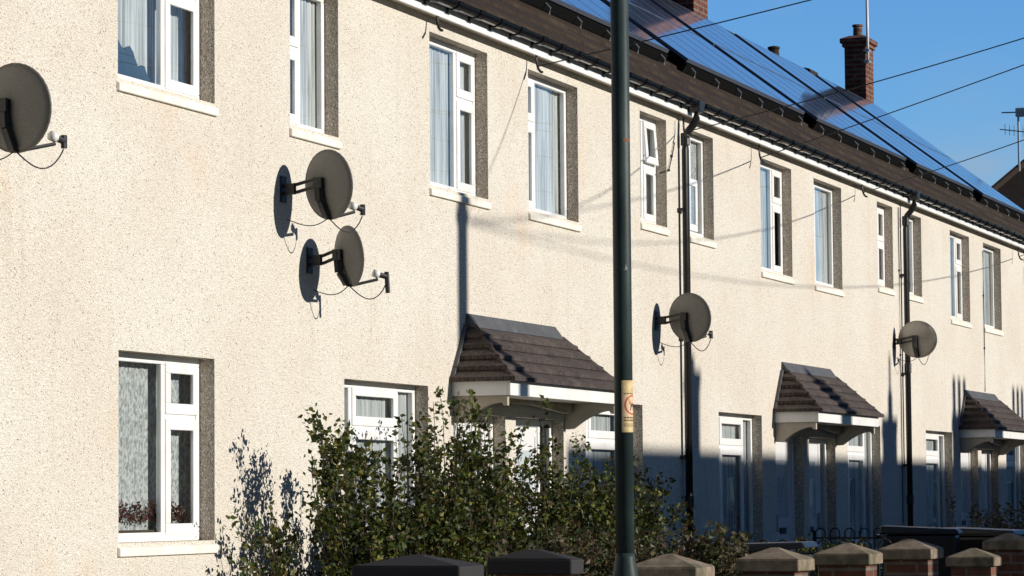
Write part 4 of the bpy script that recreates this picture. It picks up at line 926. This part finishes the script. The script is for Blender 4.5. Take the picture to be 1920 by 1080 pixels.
for k, x in enumerate((26.05, 29.72, 33.82, 37.9, 42.0, 46.1, 50.2, 54.3, 58.4, 62.5, 66.6, 70.7, 74.8, 78.9, 83.0, 87.1, 91.2, 95.3, 99.4, 103.5, 107.6, 111.7, 115.8, 119.9)):
    opposite_house(x, 3.67 if k == 0 else 4.1, (0, 0, 1, 2, 2, 0, 1, 0, 2, 1, 0, 1, 0, 2, 0, 1, 0, 1, 0, 0, 1, 0, 2, 0)[k])

# ------------------------------------------------------------------ aerials, ridge vents, distant house
t = thing('aerial', 'white pole aerial strapped to the far brick chimney, cut by the top of the photo', 'aerial', (48.32, 2.93, 8.2))
b = MB(); b.tube([(48.32, 2.90, 8.25), (48.32, 2.90, 9.35)], .022, 10); b.tube([(48.32, 2.90, 9.35), (48.32, 2.90, 11.0)], .016, 8); b.build('mast', M_white, t, smooth=True)
for z in (8.28, 8.45): b = MB(); b.box(48.29, 48.44, 2.875, 2.96, z-.02, z+.02); b.build('bracket', M_galv, t)
b = MB(); b.tube([(47.9, 2.9, 10.9), (49.0, 2.9, 10.9)], .012, 6)
for k in range(7): x = 47.95+k*.15; b.tube([(x, 2.6, 10.9), (x, 3.2, 10.9)], .006, 5)
b.build('antenna', M_galv, t)
t = thing('tall_aerial', 'tall aerial with two antennas on the distant dark roof', 'aerial', (77.9, 5.9, 9.0))
def ud(x, y, z): return (x, y, z)
b = MB(); b.tube([(77.9, 5.95, 8.95), (77.9, 5.95, 11.05)], .028, 8); b.build('mast', M_galv, t)
b = MB(); b.box(77.8, 78.0, 5.55, 6.0, 10.86, 11.06)
for k in range(5): b.tube([(77.78, 5.60+k*.08, 10.84), (77.78, 5.60+k*.08, 11.08)], .012, 5)
b.tube([(77.85, 5.9, 10.96), (77.85, 6.35, 10.97)], .018, 6); b.build('box_antenna', M_alu, t)
b = MB(); b.tube([(77.85, 5.45, 10.42), (77.85, 6.4, 10.56)], .014, 6)
for k in range(8): y = 5.5+k*.11; b.tube([(77.85, y, 10.30+k*.017), (77.85, y, 10.56+k*.017)], .009, 5)
b.build('yagi_antenna', M_alu, t)
for x, l in ((44.1, 'small black ridge vent standing on the roof between the two chimneys'), (46.15, 'low dark vent tile on the ridge just before the far chimney')):
    b = MB()
    if x < 45: b.lathe([(.085, 7.80), (.075, 7.93), (.09, 7.935), (.09, 7.965), (.03, 7.98)], x, 3.3, 12)
    else:
        b.prism([(3.2, 7.80), (3.23, 7.88), (3.30, 7.90), (3.37, 7.88), (3.4, 7.80)], 'x', x-.25, x+.25)
    tag(b.build('ridge_vent', M_farroof, None), l, 'vent', 'vents on the ridge')
t = thing('distant_house', 'distant house end with dark hipped roof at the right edge of the photo', 'house', (79, 2, 0))
b = MB(); b.box(74.2, 84, -4.0, 8.3, -.2, 6.6); b.build('wall', M_brick, t)
b = MB(); x0, x1, y0, y1, ze, zr = 73.9, 84.3, -4.3, 8.6, 6.5, 9.75
A_, B_, C_, D_ = (x0, y0, ze), (x1, y0, ze), (x1, y1, ze), (x0, y1, ze); E_, F_ = (78.2, 5.85, zr), (78.2, -1.2, zr)
b.quad(A_, D_, E_, F_); b.quad(B_, C_, E_, F_); b.quad(D_, C_, E_); b.quad(A_, B_, F_); b.quad(A_, B_, C_, D_); b.build('roof', M_farroof, t)
b = MB(); b.tube([E_, F_], .12, 8); b.tube([D_, E_], .10, 8); b.build('ridge_tile', M_farroof, t)
